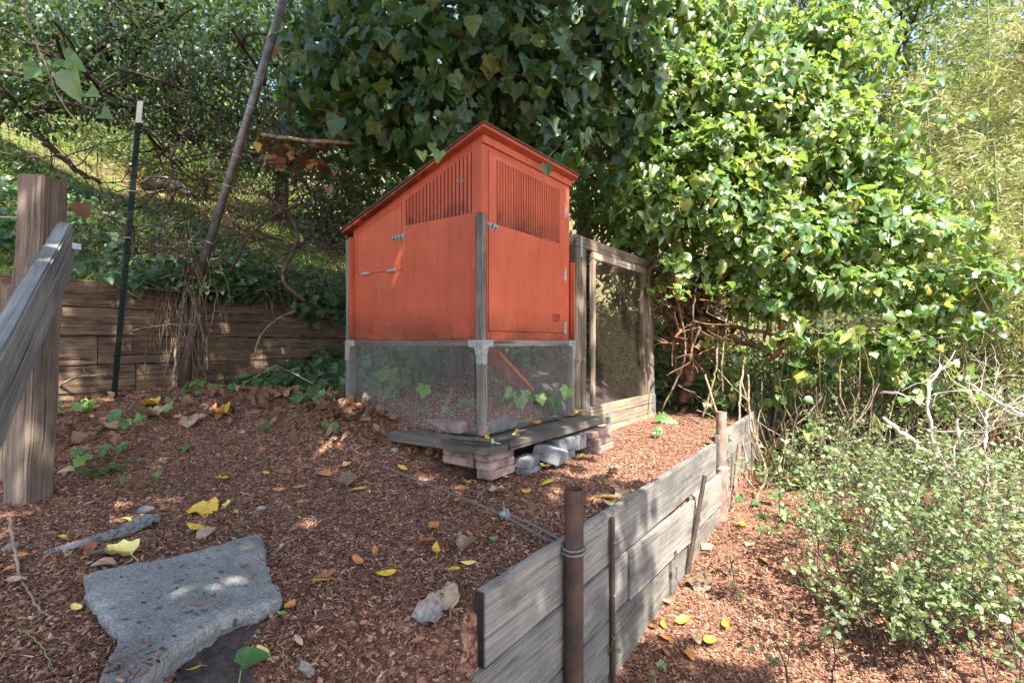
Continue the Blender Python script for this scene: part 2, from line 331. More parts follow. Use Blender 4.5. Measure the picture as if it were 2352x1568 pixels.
def groundmat():
    m, t, b = newmat('bark_mulch_ground'); tc = N(t, 'ShaderNodeTexCoord'); v = tc.outputs['Object']
    vo = N(t, 'ShaderNodeTexVoronoi'); vo.inputs['Scale'].default_value = 75; t.links.new(v, vo.inputs['Vector'])
    sp = N(t, 'ShaderNodeSeparateColor'); t.links.new(vo.outputs['Color'], sp.inputs[0])
    c = ramp(t, [(0, (0.06, 0.03, 0.02)), (0.5, (0.18, 0.086, 0.056)), (0.85, (0.29, 0.15, 0.10)), (1, (0.42, 0.27, 0.18))], sp.outputs[0]).outputs[0]
    n = noise(t, 1.2, v, 5); c = mixc(t, c, ramp(t, [(0.3, (0.7, 0.65, 0.6)), (0.7, (1.1, 1.1, 1.1))], n.outputs[0]).outputs[0], 0.6, 'MULTIPLY')
    t.links.new(c, b.inputs['Base Color']); b.inputs['Roughness'].default_value = 0.9; b.inputs['Specular IOR Level'].default_value = 0.2
    bump(t, b, sp.outputs[1], 0.6, 0.012); return m
M['ground'] = groundmat()
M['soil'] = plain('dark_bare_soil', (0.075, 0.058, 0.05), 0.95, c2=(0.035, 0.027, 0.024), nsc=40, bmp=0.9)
M['hill'] = plain('grassy_hill_soil', (0.14, 0.15, 0.04), 0.95, c2=(0.12, 0.075, 0.045), nsc=1.3, bmp=0.3)
def chipmat(name='red_brown_bark_chip'):
    m, t, b = newmat(name); g = N(t, 'ShaderNodeNewGeometry'); tc = N(t, 'ShaderNodeTexCoord')
    c = ramp(t, [(0, (0.06, 0.030, 0.020)), (0.3, (0.13, 0.062, 0.038)), (0.6, (0.23, 0.112, 0.068)), (0.85, (0.34, 0.18, 0.112)), (0.975, (0.42, 0.28, 0.18)), (1, (0.55, 0.43, 0.31))], g.outputs['Random Per Island'])
    n = noise(t, 90, tc.outputs['Object'], 3); cc = mixc(t, c.outputs[0], ramp(t, [(0.3, (0.6, 0.6, 0.6)), (0.7, (1.3, 1.3, 1.3))], n.outputs[0]).outputs[0], 0.7, 'MULTIPLY')
    t.links.new(cc, b.inputs['Base Color']); b.inputs['Roughness'].default_value = 0.8; b.inputs['Specular IOR Level'].default_value = 0.25; return m
M['chip'] = chipmat()
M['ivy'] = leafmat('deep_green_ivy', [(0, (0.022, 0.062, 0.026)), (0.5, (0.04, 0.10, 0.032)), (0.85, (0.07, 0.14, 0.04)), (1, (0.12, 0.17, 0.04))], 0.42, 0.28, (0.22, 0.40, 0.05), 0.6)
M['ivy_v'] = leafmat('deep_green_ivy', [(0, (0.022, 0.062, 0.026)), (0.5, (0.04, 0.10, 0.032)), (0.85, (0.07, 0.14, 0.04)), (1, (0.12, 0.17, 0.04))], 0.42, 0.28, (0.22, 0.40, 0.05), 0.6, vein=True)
M['ivy_sun'] = leafmat('sunlit_green_ivy', [(0, (0.05, 0.13, 0.04)), (0.45, (0.11, 0.21, 0.06)), (0.8, (0.19, 0.28, 0.08)), (0.95, (0.34, 0.35, 0.07)), (1, (0.42, 0.33, 0.06))], 0.33, 0.40, (0.45, 0.62, 0.08), 0.9)  # brighter copy of the ivy leaf; sunlight is put into its colours
M['ivy_sun_v'] = leafmat('sunlit_green_ivy', [(0, (0.05, 0.13, 0.04)), (0.45, (0.11, 0.21, 0.06)), (0.8, (0.19, 0.28, 0.08)), (0.95, (0.34, 0.35, 0.07)), (1, (0.42, 0.33, 0.06))], 0.33, 0.40, (0.45, 0.62, 0.08), 0.9, vein=True)  # veined leaf in the same sun-brightened colours
M['sprig'] = leafmat('young_ivy_leaf', [(0, (0.04, 0.11, 0.045)), (0.6, (0.09, 0.2, 0.055)), (1, (0.2, 0.34, 0.08))], 0.42, 0.3, (0.35, 0.55, 0.1))
M['sprig_v'] = leafmat('young_ivy_leaf', [(0, (0.04, 0.11, 0.045)), (0.6, (0.09, 0.2, 0.055)), (1, (0.2, 0.34, 0.08))], 0.42, 0.3, (0.35, 0.55, 0.1), vein=True)
M['oak'] = leafmat('small_dark_leaf', [(0, (0.022, 0.045, 0.028)), (0.6, (0.04, 0.075, 0.038)), (1, (0.08, 0.12, 0.04))], 0.42, 0.3, (0.2, 0.35, 0.05), 0.5)
M['woods'] = leafmat('mid_green_leaf', [(0, (0.05, 0.10, 0.035)), (0.6, (0.11, 0.17, 0.05)), (1, (0.24, 0.26, 0.08))], 0.5, 0.35, (0.35, 0.45, 0.08))
M['bamboo'] = leafmat('tan_yellow_bamboo_leaf', [(0, (0.10, 0.17, 0.04)), (0.4, (0.22, 0.28, 0.06)), (0.7, (0.34, 0.36, 0.14)), (0.85, (0.48, 0.42, 0.27)), (1, (0.6, 0.5, 0.4))], 0.55, 0.35, (0.5, 0.45, 0.12))
M['shrub'] = leafmat('pale_shrub_leaf', [(0, (0.06, 0.11, 0.04)), (0.5, (0.13, 0.20, 0.075)), (1, (0.30, 0.35, 0.15))], 0.45, 0.35, (0.45, 0.6, 0.15), 0.7)
M['fern'] = leafmat('fern_green', [(0, (0.05, 0.13, 0.05)), (1, (0.10, 0.2, 0.06))], 0.5, 0.3)
M['grass'] = leafmat('meadow_grass', [(0, (0.05, 0.11, 0.025)), (0.6, (0.13, 0.20, 0.04)), (1, (0.36, 0.34, 0.12))], 0.6, 0.4, (0.4, 0.55, 0.08), 0.3)
M['dead'] = leafmat('dry_brown_leaf', [(0, (0.11, 0.06, 0.035)), (0.4, (0.22, 0.12, 0.07)), (0.7, (0.30, 0.20, 0.13)), (0.9, (0.38, 0.15, 0.04)), (1, (0.42, 0.33, 0.24))], 0.7, 0.2, (0.4, 0.2, 0.08), 0.3)
M['umbel'] = plain('tan_flower_head', (0.38, 0.30, 0.16), 0.8, c2=(0.25, 0.2, 0.1))
def flat_leaf(name, c, c2, rough=0.5):
    m, t, b = newmat(name); v, rnd = objvec(t); n = noise(t, 5, v, 6, 0.7)
    r = ramp(t, [(0.32, tuple(x*.45 for x in c2)), (0.42, c2), (0.6, c)], n.outputs[0]); t.links.new(r.outputs[0], b.inputs['Base Color']); b.inputs['Roughness'].default_value = rough
    return m
LM = {'yellow': flat_leaf('yellow_fallen_leaf', (0.62, 0.42, 0.05), (0.50, 0.29, 0.03)), 'pale': flat_leaf('pale_yellow_leaf', (0.68, 0.60, 0.22), (0.6, 0.48, 0.13)),
      'orange': flat_leaf('orange_fallen_leaf', (0.52, 0.22, 0.05), (0.36, 0.13, 0.04)), 'rust': flat_leaf('rust_fallen_leaf', (0.34, 0.12, 0.04), (0.2, 0.07, 0.03)),
      'tan': flat_leaf('tan_dry_fallen_leaf', (0.42, 0.31, 0.20), (0.28, 0.19, 0.12)), 'brown': flat_leaf('brown_dry_fallen_leaf', (0.25, 0.17, 0.10), (0.14, 0.09, 0.055)),
      'grey': flat_leaf('grey_dry_fallen_leaf', (0.3, 0.27, 0.25), (0.18, 0.15, 0.14)), 'green': flat_leaf('green_fallen_leaf', (0.16, 0.36, 0.07), (0.1, 0.25, 0.05))}
# ------------------------------------------------------------------ leaves
def tmpl(outline, center, fold=0.25, droop=0.3, mirror=True):
    """leaf from a right-side outline (base to tip); returns verts, tris"""
    r = outline
    pts = [r[0]] + r[1:-1] + [r[-1]] + [(-x, y) for x, y in r[1:-1][::-1]]
    V = []
    for x, y in pts + [center]: V.append((x, y, fold*abs(x) - droop*y*y))
    n = len(pts); F = [(n, i, (i+1) % n) for i in range(n)]
    return np.array(V), np.array(F)
T_IVY = tmpl([(0, 0.0), (0.16, -0.14), (0.42, -0.06), (0.36, 0.17), (0.50, 0.36), (0.27, 0.50), (0, 0.80)], (0, 0.25), 0.16, 0.25)
T_IVY2 = tmpl([(0, 0.0), (0.22, -0.13), (0.47, 0.05), (0.45, 0.3), (0.26, 0.58), (0, 0.82)], (0, 0.28), 0.30, 0.35)
T_IVY3 = tmpl([(0, 0.0), (0.2, -0.1), (0.38, 0.08), (0.38, 0.36), (0.20, 0.66), (0, 0.86)], (0, 0.32), -0.22, 0.45)
T_OVAL = (np.array([(0, 0, 0), (0.2, 0.3, 0.05), (0.16, 0.72, -0.03), (0, 1, -0.12), (-0.16, 0.72, -0.03), (-0.2, 0.3, 0.05)]), np.array([(0, 1, 5), (1, 2, 5), (5, 2, 4), (2, 3, 4)]))
T_ROUND = (np.array([(0, 0, 0), (0.34, 0.3, 0.06), (0.26, 0.75, 0.0), (0, 1, -0.1), (-0.26, 0.75, 0.0), (-0.34, 0.3, 0.06)]), np.array([(0, 1, 5), (1, 2, 5), (5, 2, 4), (2, 3, 4)]))
T_BLADE = (np.array([(0, 0, 0), (0.07, 0.35, 0.0), (-0.07, 0.35, 0.0), (0, 1, -0.25)]), np.array([(0, 1, 2), (1, 3, 2)]))
T_DIA = (np.array([(0, 0, 0), (0.3, 0.45, 0.08), (0, 1, -0.05), (-0.3, 0.45, 0.08)]), np.array([(0, 1, 2), (0, 2, 3)]))
def unit(a): return a / np.maximum(np.linalg.norm(a, axis=1, keepdims=True), 1e-9)
def cloud_arrays(tm, P, Nr, Tp, S, curl=0.0):
    V, F = tm; n = len(P); Nr = unit(Nr); Tp = unit(Tp - (Tp*Nr).sum(1, keepdims=True)*Nr); X = np.cross(Tp, Nr)
    Vs = np.broadcast_to(V, (n,)+V.shape).copy()
    if curl: Vs[:, :, 2] += NR.uniform(-curl, curl, (n, 1))*Vs[:, :, 0]**2*2 + NR.uniform(-curl, curl, (n, 1))*Vs[:, :, 1]**2 + NR.normal(0, curl*0.10, (n, V.shape[0]))
    Vs *= S[:, None, None]
    O = P[:, None, :] + Vs[:, :, 0:1]*X[:, None, :] + Vs[:, :, 1:2]*Tp[:, None, :] + Vs[:, :, 2:3]*Nr[:, None, :]
    Fs = F[None] + (np.arange(n)*len(V))[:, None, None]
    return O.reshape(-1, 3), Fs.reshape(-1, 3)
def cloud(name, parts, mat, parent=None, kind='stuff', curl=0.3):
    Vs = []; Fs = []; o = 0
    for tm, P, Nr, Tp, S in parts:
        if len(P) == 0: continue
        v, f = cloud_arrays(tm, P, Nr, Tp, S, curl); Vs.append(v); Fs.append(f+o); o += len(v)
    ob = link(name, mesh_np(name, np.concatenate(Vs), np.concatenate(Fs)), parent, mat)
    if kind: ob['kind'] = kind
    return ob
def blob_pts(c, r, n, inner=0.55, fl=0.0, lump=0.22):
    """points spread through the outer part of a lumpy ellipsoid, with outward normals"""
    d = unit(NR.normal(0, 1, (n, 3))); k = 1 + lump*np.sin(4.1*d[:, 0]+c[0]*5)*np.sin(3.7*d[:, 1]+c[1]*3) + lump*0.6*np.sin(9*d[:, 2]+7*d[:, 0]+c[2])
    q = NR.uniform(inner, 1.0, n)**0.6*k; ang = 0
    r = np.array(r); P = np.array(c) + d*r*q[:, None]
    # radii are given along the camera's right, forward and up
    L = d*r*q[:, None]; P = np.stack([CT*L[:, 0]-ST*L[:, 1], ST*L[:, 0]+CT*L[:, 1], L[:, 2]], 1) + np.array(c)
    nn = d/r; nn = unit(nn); nn = np.stack([CT*nn[:, 0]-ST*nn[:, 1], ST*nn[:, 0]+CT*nn[:, 1], nn[:, 2]], 1)
    return P, nn
def orient(nn, up=0.6, rnd=0.5, hang=0.8, toward=None):
    n = len(nn); Nr = nn + np.array([0, 0, up]) + NR.normal(0, rnd, (n, 3))
    if toward is not None: Nr = Nr + np.array(toward)
    Tp = np.array([0, 0, -hang]) + nn*0.7 + NR.normal(0, 0.4, (n, 3)); return Nr, Tp
def depth(P): return -ST*P[:, 0] + CT*P[:, 1]
def screen(P):
    a = CT*P[:, 0]+ST*P[:, 1]; D = np.maximum(depth(P), 0.05); return 1176+1176*a/D, 784-1176*(P[:, 2]-CH)/D
VEINED = {'deep_green_ivy': 'ivy_v', 'sunlit_green_ivy': 'ivy_sun_v', 'young_ivy_leaf': 'sprig_v'}
def single_leaves(name, tm_list, P, Nr, Tp, S, mat, parent):
    mat = M[VEINED[mat.name]] if mat.name in VEINED else mat
    """the largest leaves as parts of their own, sharing four meshes"""
    mes = []
    for k, (V, F) in enumerate(tm_list*2):
        Vv = V.copy(); Vv[:, 2] += NR.normal(0, 0.035, len(V))+R.uniform(-.25, .5)*V[:, 0]**2+R.uniform(-.2, .35)*V[:, 1]**2; Vv[:, 0] *= R.uniform(.85, 1.1); mes.append(mesh_np(name, Vv, F)); mes[-1].materials.append(mat)
    Nr = unit(Nr); Tp = unit(Tp-(Tp*Nr).sum(1, keepdims=True)*Nr); X = np.cross(Tp, Nr)
    for i in range(len(P)):
        s = float(S[i]); m = Matrix(((X[i][0]*s, Tp[i][0]*s, Nr[i][0]*s, P[i][0]), (X[i][1]*s, Tp[i][1]*s, Nr[i][1]*s, P[i][1]), (X[i][2]*s, Tp[i][2]*s, Nr[i][2]*s, P[i][2]), (0, 0, 0, 1)))
        link(name, mes[i % len(mes)], parent, None, m)

# ------------------------------------------------------------------ ground
def grid_ground():
    xs = np.concatenate([np.arange(-5.6, -1.2, 0.05), np.arange(-1.2, -1.0, 0.025), [-0.992, -0.975], np.arange(-0.95, 3.0, 0.05), np.arange(3.0, 9, 0.3), np.arange(9, 61, 4)])
    ys = np.concatenate([np.arange(-14, -1, 1.0), np.arange(-1, 0.9, 0.06), np.arange(0.9, 1.32, 0.02), np.arange(1.34, 6, 0.06), np.arange(6, 12, 0.3), np.arange(12, 61, 4)])
    X, Y = np.meshgrid(xs, ys); Z = H(X, Y); nx = len(xs)
    V = np.stack([X.ravel(), Y.ravel(), Z.ravel()], 1); i = np.arange(len(ys)-1)[:, None]*nx + np.arange(nx-1)[None]
    F = np.stack([i, i+1, i+nx+1, i+nx], -1).reshape(-1, 4); return link('mulch_ground', mesh_np('mulch_ground', V, F, True), None, M['ground'])
tag(grid_ground(), kind='structure')
def hill_z(x, y):
    d = -5.5 - x; return 1.16 + 0.52*np.clip(d, 0, 60)**1.0 + 0.10*np.sin(x*1.7+y)*np.clip(d, 0, 1) + 0.25*np.sin(0.7*y+0.4*x)*np.clip(d/4, 0, 1)
def hills():
    xs = np.concatenate([np.arange(-5.52, -14, -0.2), np.arange(-14, -60, -3.0)]); ys = np.arange(-14, 60, 0.4); X, Y = np.meshgrid(xs, ys); Z = hill_z(X, Y)
    V = np.stack([X.ravel(), Y.ravel(), Z.ravel()], 1); nx = len(xs); i = np.arange(len(ys)-1)[:, None]*nx + np.arange(nx-1)[None]
    F = np.stack([i, i+nx, i+nx+1, i+1], -1).reshape(-1, 4); tag(link('grassy_hillside', mesh_np('grassy_hillside', V, F, True), None, M['hill']), kind='structure')
    # far wooded slope behind the garden
    xs = np.arange(-60, 60, 2.0); ys = np.arange(14, 60, 2.0); X, Y = np.meshgrid(xs, ys); Z = -1.2 + 0.55*(Y-14) + 0.8*np.sin(X*0.3)*np.sin(Y*0.25)
    V = np.stack([X.ravel(), Y.ravel(), Z.ravel()], 1); nx = len(xs); i = np.arange(len(ys)-1)[:, None]*nx + np.arange(nx-1)[None]
    F = np.stack([i, i+1, i+nx+1, i+nx], -1).reshape(-1, 4); tag(link('wooded_slope', mesh_np('wooded_slope', V, F, True), None, M['hill']), kind='structure')
hills()
# bare soil beside the slab
SOILPX = [(380, 1600), (430, 1490), (520, 1440), (560, 1418), (610, 1410), (600, 1450), (560, 1500), (590, 1560), (640, 1610)]
SLABPX = [(195, 1320), (290, 1300), (420, 1272), (530, 1240), (590, 1222), (606, 1232), (608, 1275), (618, 1325), (646, 1348), (640, 1378), (590, 1398), (520, 1420), (450, 1455), (395, 1500), (330, 1570), (300, 1600), (225, 1600), (232, 1550), (262, 1500), (275, 1460), (240, 1420), (208, 1385)]
def flat_pt(px, py, z=0.0):
    D = (CH - z)*1176/(py-784); p = at(px, py, D); return Vector((p.x, p.y, z))
def in_poly(x, y, P):
    x = np.asarray(x); y = np.asarray(y); c = np.zeros(x.shape, bool); n = len(P)
    for i in range(n):
        x0, y0 = P[i]; x1, y1 = P[(i+1) % n]
        k = ((y0 > y) != (y1 > y)) & (x < (x1-x0)*(y-y0)/((y1-y0) or 1e-9)+x0); c ^= k
    return c
SLABW = [flat_pt(px, py, 0.033) for px, py in SLABPX]; SOILW = [flat_pt(px, py, -0.03) for px, py in SOILPX]
def soil():
    P = [(p.x, p.y) for p in SOILW]; xs = np.arange(min(p[0] for p in P)-.1, max(p[0] for p in P)+.1, 0.012); ys = np.arange(min(p[1] for p in P)-.1, max(p[1] for p in P)+.1, 0.012)
    X, Y = np.meshgrid(xs, ys); Z = H(X, Y)+0.006 + 0.004*np.sin(40*X+9*Y)*np.sin(33*Y) + NR.normal(0, 0.0022, X.shape); nx = len(xs); i = (np.arange(len(ys)-1)[:, None]*nx + np.arange(nx-1)[None]).ravel()
    m = in_poly(X, Y, P).ravel(); i = i[m[i]]; F = np.stack([i, i+1, i+nx+1, i+nx], -1)
    tag(link('bare_soil', mesh_np('bare_soil', np.stack([X.ravel(), Y.ravel(), Z.ravel()], 1), F, True), None, M['soil']), kind='structure')
soil()
def back_shade_sheet():  # dark sheet added so the ground behind the coop reads as deep shade
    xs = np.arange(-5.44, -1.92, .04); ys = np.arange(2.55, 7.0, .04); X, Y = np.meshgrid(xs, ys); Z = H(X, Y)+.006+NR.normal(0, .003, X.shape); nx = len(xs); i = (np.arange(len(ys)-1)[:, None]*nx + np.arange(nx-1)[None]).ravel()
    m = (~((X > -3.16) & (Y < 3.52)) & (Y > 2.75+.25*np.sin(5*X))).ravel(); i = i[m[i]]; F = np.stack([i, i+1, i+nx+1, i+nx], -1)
    tag(link('shade_dark_sheet', mesh_np('shade_dark_sheet', np.stack([X.ravel(), Y.ravel(), Z.ravel()], 1), F, True), None, M['soil']), kind='structure')
back_shade_sheet()
# mulch chips
def chips():
    out = []; n = 370000
    D = 0.9*(6.8/0.9)**(NR.uniform(0, 1, n)**1.0); a = NR.uniform(-1.08, 1.12, n)*D
    keep = NR.uniform(0, 1, n) < np.clip(1.0*(D/0.9)**0.10*0.58, 0, 1); D = D[keep]; a = a[keep]
    x = CT*a-ST*D; y = ST*a+CT*D
    ok = ~in_poly(x, y, [(p.x, p.y) for p in SOILW]) & ~((np.abs(x+0.98) < 0.05) & (y > 1.15)) & (x > -5.4) & ~((x < -1.75) & (y > 2.25) & (x > -3.2)) & ~((x < -3.1) & (y > 2.75+.25*np.sin(5*x))) & ~((x < -1.85) & (y > 3.4))
    slab = in_poly(x, y, [(p.x, p.y) for p in SLABW]); onslab = slab & (NR.uniform(0, 1, len(x)) < .012+.10*ss(1.35, 1.15, D)*(a < -.78)); ok &= ~slab | onslab
    ok &= ~((x > 0.8) & (NR.uniform(0, 1, len(x)) < 0.55)); sl_ = slab[ok]; x = x[ok]; y = y[ok]; n = len(x); z = np.where(sl_, .037-.02*(y-.9), H(x, y))
    L = NR.lognormal(math.log(.0108), .38, n).clip(.004, .035); w = np.minimum(L*NR.uniform(0.22, 0.62, n), .011); sh_ = NR.uniform(0, 1, n) < .02; L = np.where(sh_, NR.uniform(.025, .055, n), L); w = np.where(sh_, L*.12, w); h = w*NR.uniform(0.2, 0.55, n)
    base = np.array([(-.5, -.5, -.5), (.5, -.4, -.5), (.45, .5, -.5), (-.5, .4, -.5), (-.40, .1, .5), (.40, -.1, .5)])
    V = np.broadcast_to(base, (n, 6, 3)) + NR.uniform(-.2, .2, (n, 6, 3)); V = V*np.stack([L, w, h], 1)[:, None, :]
    yaw = NR.uniform(0, 6.283, n); pit = NR.normal(0, 0.38, n); rol = NR.normal(0, 0.45, n)
    cy, sy, cp, sp, cr, sr = np.cos(yaw), np.sin(yaw), np.cos(pit), np.sin(pit), np.cos(rol), np.sin(rol)
    Rm = np.stack([np.stack([cy*cp, cy*sp*sr-sy*cr, cy*sp*cr+sy*sr], 1), np.stack([sy*cp, sy*sp*sr+cy*cr, sy*sp*cr-cy*sr], 1), np.stack([-sp, cp*sr, cp*cr], 1)], 1)
    V = np.einsum('nij,nkj->nki', Rm, V); V[:, :, 0] += x[:, None]; V[:, :, 1] += y[:, None]; V[:, :, 2] += (z+NR.uniform(0.0, 0.010, n)+h*0.3)[:, None]
    f = np.array([(0, 1, 5), (0, 5, 4), (2, 3, 4), (2, 4, 5), (1, 2, 5), (3, 0, 4)]); F = (f[None]+(np.arange(n)*6)[:, None, None]).reshape(-1, 3)
    print('chips', n); tag(link('bark_mulch_chips', mesh_np('bark_mulch_chips', V.reshape(-1, 3), F), None, M['chip']), 'red brown bark chips covering the ground', 'mulch', kind='stuff')
chips()

# ------------------------------------------------------------------ the red chicken coop
Z0 = CH
coop = thing('chicken_coop', (-2.5, 2.9, Z0), 'orange red wooden chicken coop with sloping roof on grey legs with wire mesh below', 'chicken coop')
XL, XR, YF, YB = -3.10, -1.905, 2.375, 3.44
def rtop(x): return Z0 + 1.227 + (x+1.905)*0.352
def Q(x0, x1, za, zb): # front-face quad (y = YF), za at bottom, zb top (number or function)
    t0 = zb(x0) if callable(zb) else zb; t1 = zb(x1) if callable(zb) else zb
    return [(x0, YF, za), (x1, YF, za), (x1, YF, t1), (x0, YF, t0)]
b = MB(); hx0, hx1, hz = -3.042, -2.594, Z0+0.482; sx0, sx1, sz = -2.553, -1.981, Z0+0.772
hat = lambda x: Z0+0.776+(x-hx0)*(0.151/0.448); g = 0.0035; dv = (0, 0.012, 0)
for q in (Q(XL, XR, Z0+0.012, hz-g), Q(XL, hx0-g, hz-g, rtop), Q(hx0-g, hx1+g, None, rtop), Q(hx1+g, XR, hz-g, sz), Q(hx1+g, sx0, sz, rtop), Q(sx1, XR, sz, rtop), Q(sx0, sx1, None, rtop)):
    if q[0][2] is None:
        if q[0][0] < -2.6: q = [(q[0][0], YF, hat(q[0][0])+g), (q[1][0], YF, hat(q[1][0])+g), q[2], q[3]]
        else: q = [(q[0][0], YF, rtop(q[0][0])-0.057), (q[1][0], YF, rtop(q[1][0])-0.057), q[2], q[3]]
    b.prism(q, dv)
origin_to(b.build('side_panel', M['red'], coop), (-2.5, YF, Z0))
def slats(face, a0, a1, n, zbot, ztop, name):
    """bars between n slots; ends rounded by tiny wedge bars"""
    b = MB(); pitch = (a1-a0-0.010)/(n-1); 
    for i in range(n-1):
        s = a0+0.010+i*pitch; e = s+pitch-0.010
        if face == 'f': b.prism([(s, YF, zbot), (e, YF, zbot), (e, YF, ztop(e)), (s, YF, ztop(s))], (0, 0.012, 0))
        else: b.prism([(XR+0.004, s, zbot), (XR+0.004, e, zbot), (XR+0.004, e, ztop(e)), (XR+0.004, s, ztop(s))], (-0.012, 0, 0))
    return b
origin_to(slats('f', sx0, sx1, 19, sz, lambda x: rtop(x)-0.057, '').build('vent_slats', M['red'], coop), (-2.27, YF, sz))
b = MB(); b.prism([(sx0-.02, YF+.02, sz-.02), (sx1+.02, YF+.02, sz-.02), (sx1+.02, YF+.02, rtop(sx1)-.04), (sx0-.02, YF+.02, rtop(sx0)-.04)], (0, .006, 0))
b.build('vent_backing', M['red_dark'], coop)  # slot shade put into the colour: darker red behind the slats
b = MB(); b.prism([(hx0, YF-0.001, hz), (hx1, YF-0.001, hz), (hx1, YF-0.001, hat(hx1)), (hx0, YF-0.001, hat(hx0))], (0, 0.012, 0)); hatch = origin_to(b.build('hatch_door', M['red'], coop), (-2.8, YF, Z0))
for x in (-2.96, -2.69):
    b = MB(); b.cyl((x-.045, YF-.007, hz-.004), (x+.045, YF-.007, hz-.004), .0055, n=8); b.box((x-.04, YF-.004, hz-.004), (x+.04, YF-.0012, hz+.012)); b.build('hinge', M['galv'], hatch)
def latch(parent, p, ax, out):
    """barrel bolt: plates, rod and round knob; p centre, ax along, out outward"""
    p, ax, out = Vector(p), Vector(ax), Vector(out); up = Vector((0, 0, 1)); b = MB()
    def bx(c, hx, hz_, ho):
        c = p+ax*c[0]+up*c[1]+out*c[2]; v = []
        for sz_ in (-1, 1):
            for sa, so_ in ((-1, -1), (1, -1), (1, 1), (-1, 1)): v.append(c+ax*hx*sa+out*ho*so_+up*hz_*sz_)
        b.add(v, [(0,3,2,1),(4,5,6,7),(0,1,5,4),(1,2,6,5),(2,3,7,6),(3,0,4,7)])
    bx((-.012, 0, .002), .028, .017, .0015); bx((.038, 0, .002), .011, .02, .0015); bx((-.028, 0, .009), .006, .012, .006); bx((.004, 0, .009), .006, .012, .006); bx((.038, 0, .009), .005, .011, .006)
    b.cyl(p-ax*.055+out*.011, p+ax*.046+out*.011, .0045, n=8); b.cyl(p-ax*.062+out*.011, p-ax*.05+out*.011, .010, n=10); b.cyl(p+out*.011-ax*.012, p+out*.032-ax*.012, .004, n=6)
    return b.build('latch', M['galv'], parent)
latch(hatch, (-2.605, YF-.001, Z0+0.70), (1, 0, 0), (0, -1, 0))
# door side (faces +x)
dy0, dy1, dz0, dz1 = 2.439, 3.365, Z0+0.065, Z0+1.148
def QX(y0, y1, z0, z1, x=XR): return [(x, y0, z0), (x, y1, z0), (x, y1, z1), (x, y0, z1)]
b = MB(); zt = rtop(XR); dx = (-0.012, 0, 0)
for q in (QX(YF+.0125, YB, Z0+.012, dz0-g), QX(YF+.0125, YB, dz1+g, zt), QX(YF+.0125, dy0-g, dz0-g, dz1+g), QX(dy1+g, YB, dz0-g, dz1+g)): b.prism(q, dx)
origin_to(b.build('front_panel', M['red'], coop), (XR, 2.9, Z0))
ty0, ty1, tz0, tz1 = 2.518, 3.288, Z0+.72, Z0+1.118
b = MB(); xd = XR+.004
for q in (QX(dy0, dy1, dz0, tz0, xd), QX(dy0, dy1, tz1, dz1, xd), QX(dy0, ty0, tz0, tz1, xd), QX(ty1, dy1, tz0, tz1, xd)): b.prism(q, (-.013, 0, 0))
door = origin_to(b.build('door', M['red'], coop), (xd, 2.9, Z0))
origin_to(slats('r', ty0, ty1, 27, tz0, lambda y: tz1, '').build('door_slats', M['red'], door), (xd, 2.9, tz0))
b = MB(); b.prism(QX(ty0-.02, ty1+.02, tz0-.02, tz1+.02, XR-.012), (-.006, 0, 0)); b.build('door_backing', M['red_dark'], door)  # darker red stands for the shade inside the door slots
for z in (0.97, 0.50, 0.10):
    b = MB(); b.cyl((xd+.005, dy1+.002, Z0+z-.045), (xd+.005, dy1+.002, Z0+z+.045), .006, n=8); b.box((xd, dy1-.012, Z0+z-.04), (xd+.003, dy1+.016, Z0+z+.04)); b.build('hinge', M['galv'], door)
latch(door, (xd, 2.466, Z0+0.70), (0, 1, 0), (1, 0, 0))
fc = bpy.data.curves.new('lettering', 'FONT'); fc.body = 'COOP'; fc.size = 0.085; fc.extrude = 0.0008; fc.align_x = 'CENTER'; fc.space_character = 1.1
fo = bpy.data.objects.new('t', fc); me = bpy.data.meshes.new_from_object(fo); bpy.data.objects.remove(fo)
me.transform(Matrix.Diagonal((0.42, 1.0, 1, 1))); lt = link('lettering', me, door, M['red_dark'], Matrix.Translation((xd+.002, 3.235, Z0+.145)) @ Matrix(((0, 0, 1), (1, 0, 0), (0, 1, 0))).to_4x4())
# back, far side, floor, inner box
b = MB(); b.prism([(XL, YF+.0125, Z0+.012), (XL, YB-.0125, Z0+.012), (XL, YB-.0125, rtop(XL)), (XL, YF+.0125, rtop(XL))], (.012, 0, 0)); b.build('back_panel', M['red'], coop)
b = MB(); b.prism([(XL, YB-.012, Z0+.012), (XR-.0125, YB-.012, Z0+.012), (XR-.0125, YB-.012, rtop(XR)), (XL, YB-.012, rtop(XL))], (0, .012, 0)); b.build('far_panel', M['red'], coop)
b = MB(); b.box((XL+.001, YF+.001, Z0-.004), (XR-.001, YB-.001, Z0+.0115)); b.build('floor_board', M['red_dark'], coop)
# roof: thin sloping board with overhang, roofing felt above
rx0, rx1, ry0, ry1 = -3.17, -1.852, 2.322, 3.487; ru = lambda x: rtop(x)+0.001
b = MB(); b.prism([(rx0, ry0, ru(rx0)), (rx1, ry0, ru(rx1)), (rx1, ry0, ru(rx1)+.02), (rx0, ry0, ru(rx0)+.02)], (0, ry1-ry0, 0)); roof = origin_to(b.build('roof', M['red'], coop, bevel=.002), (-2.5, 2.9, Z0+1.1))
b = MB(); n = 14; e = .008
for j in range(n):
    ya = ry0-e+(ry1-ry0+2*e)*j/n; yb = ry0-e+(ry1-ry0+2*e)*(j+1)/n; o = R.uniform(0, .003)
    b.prism([(rx0-e, ya, ru(rx0)+.0205), (rx1+e+o, ya, ru(rx1)+.0205), (rx1+e+o, ya, ru(rx1)+.031+o*.5), (rx0-e, ya, ru(rx0)+.031+o*.5)], (0, yb-ya, 0))
b.build('roofing_felt', M['roofing'], roof)
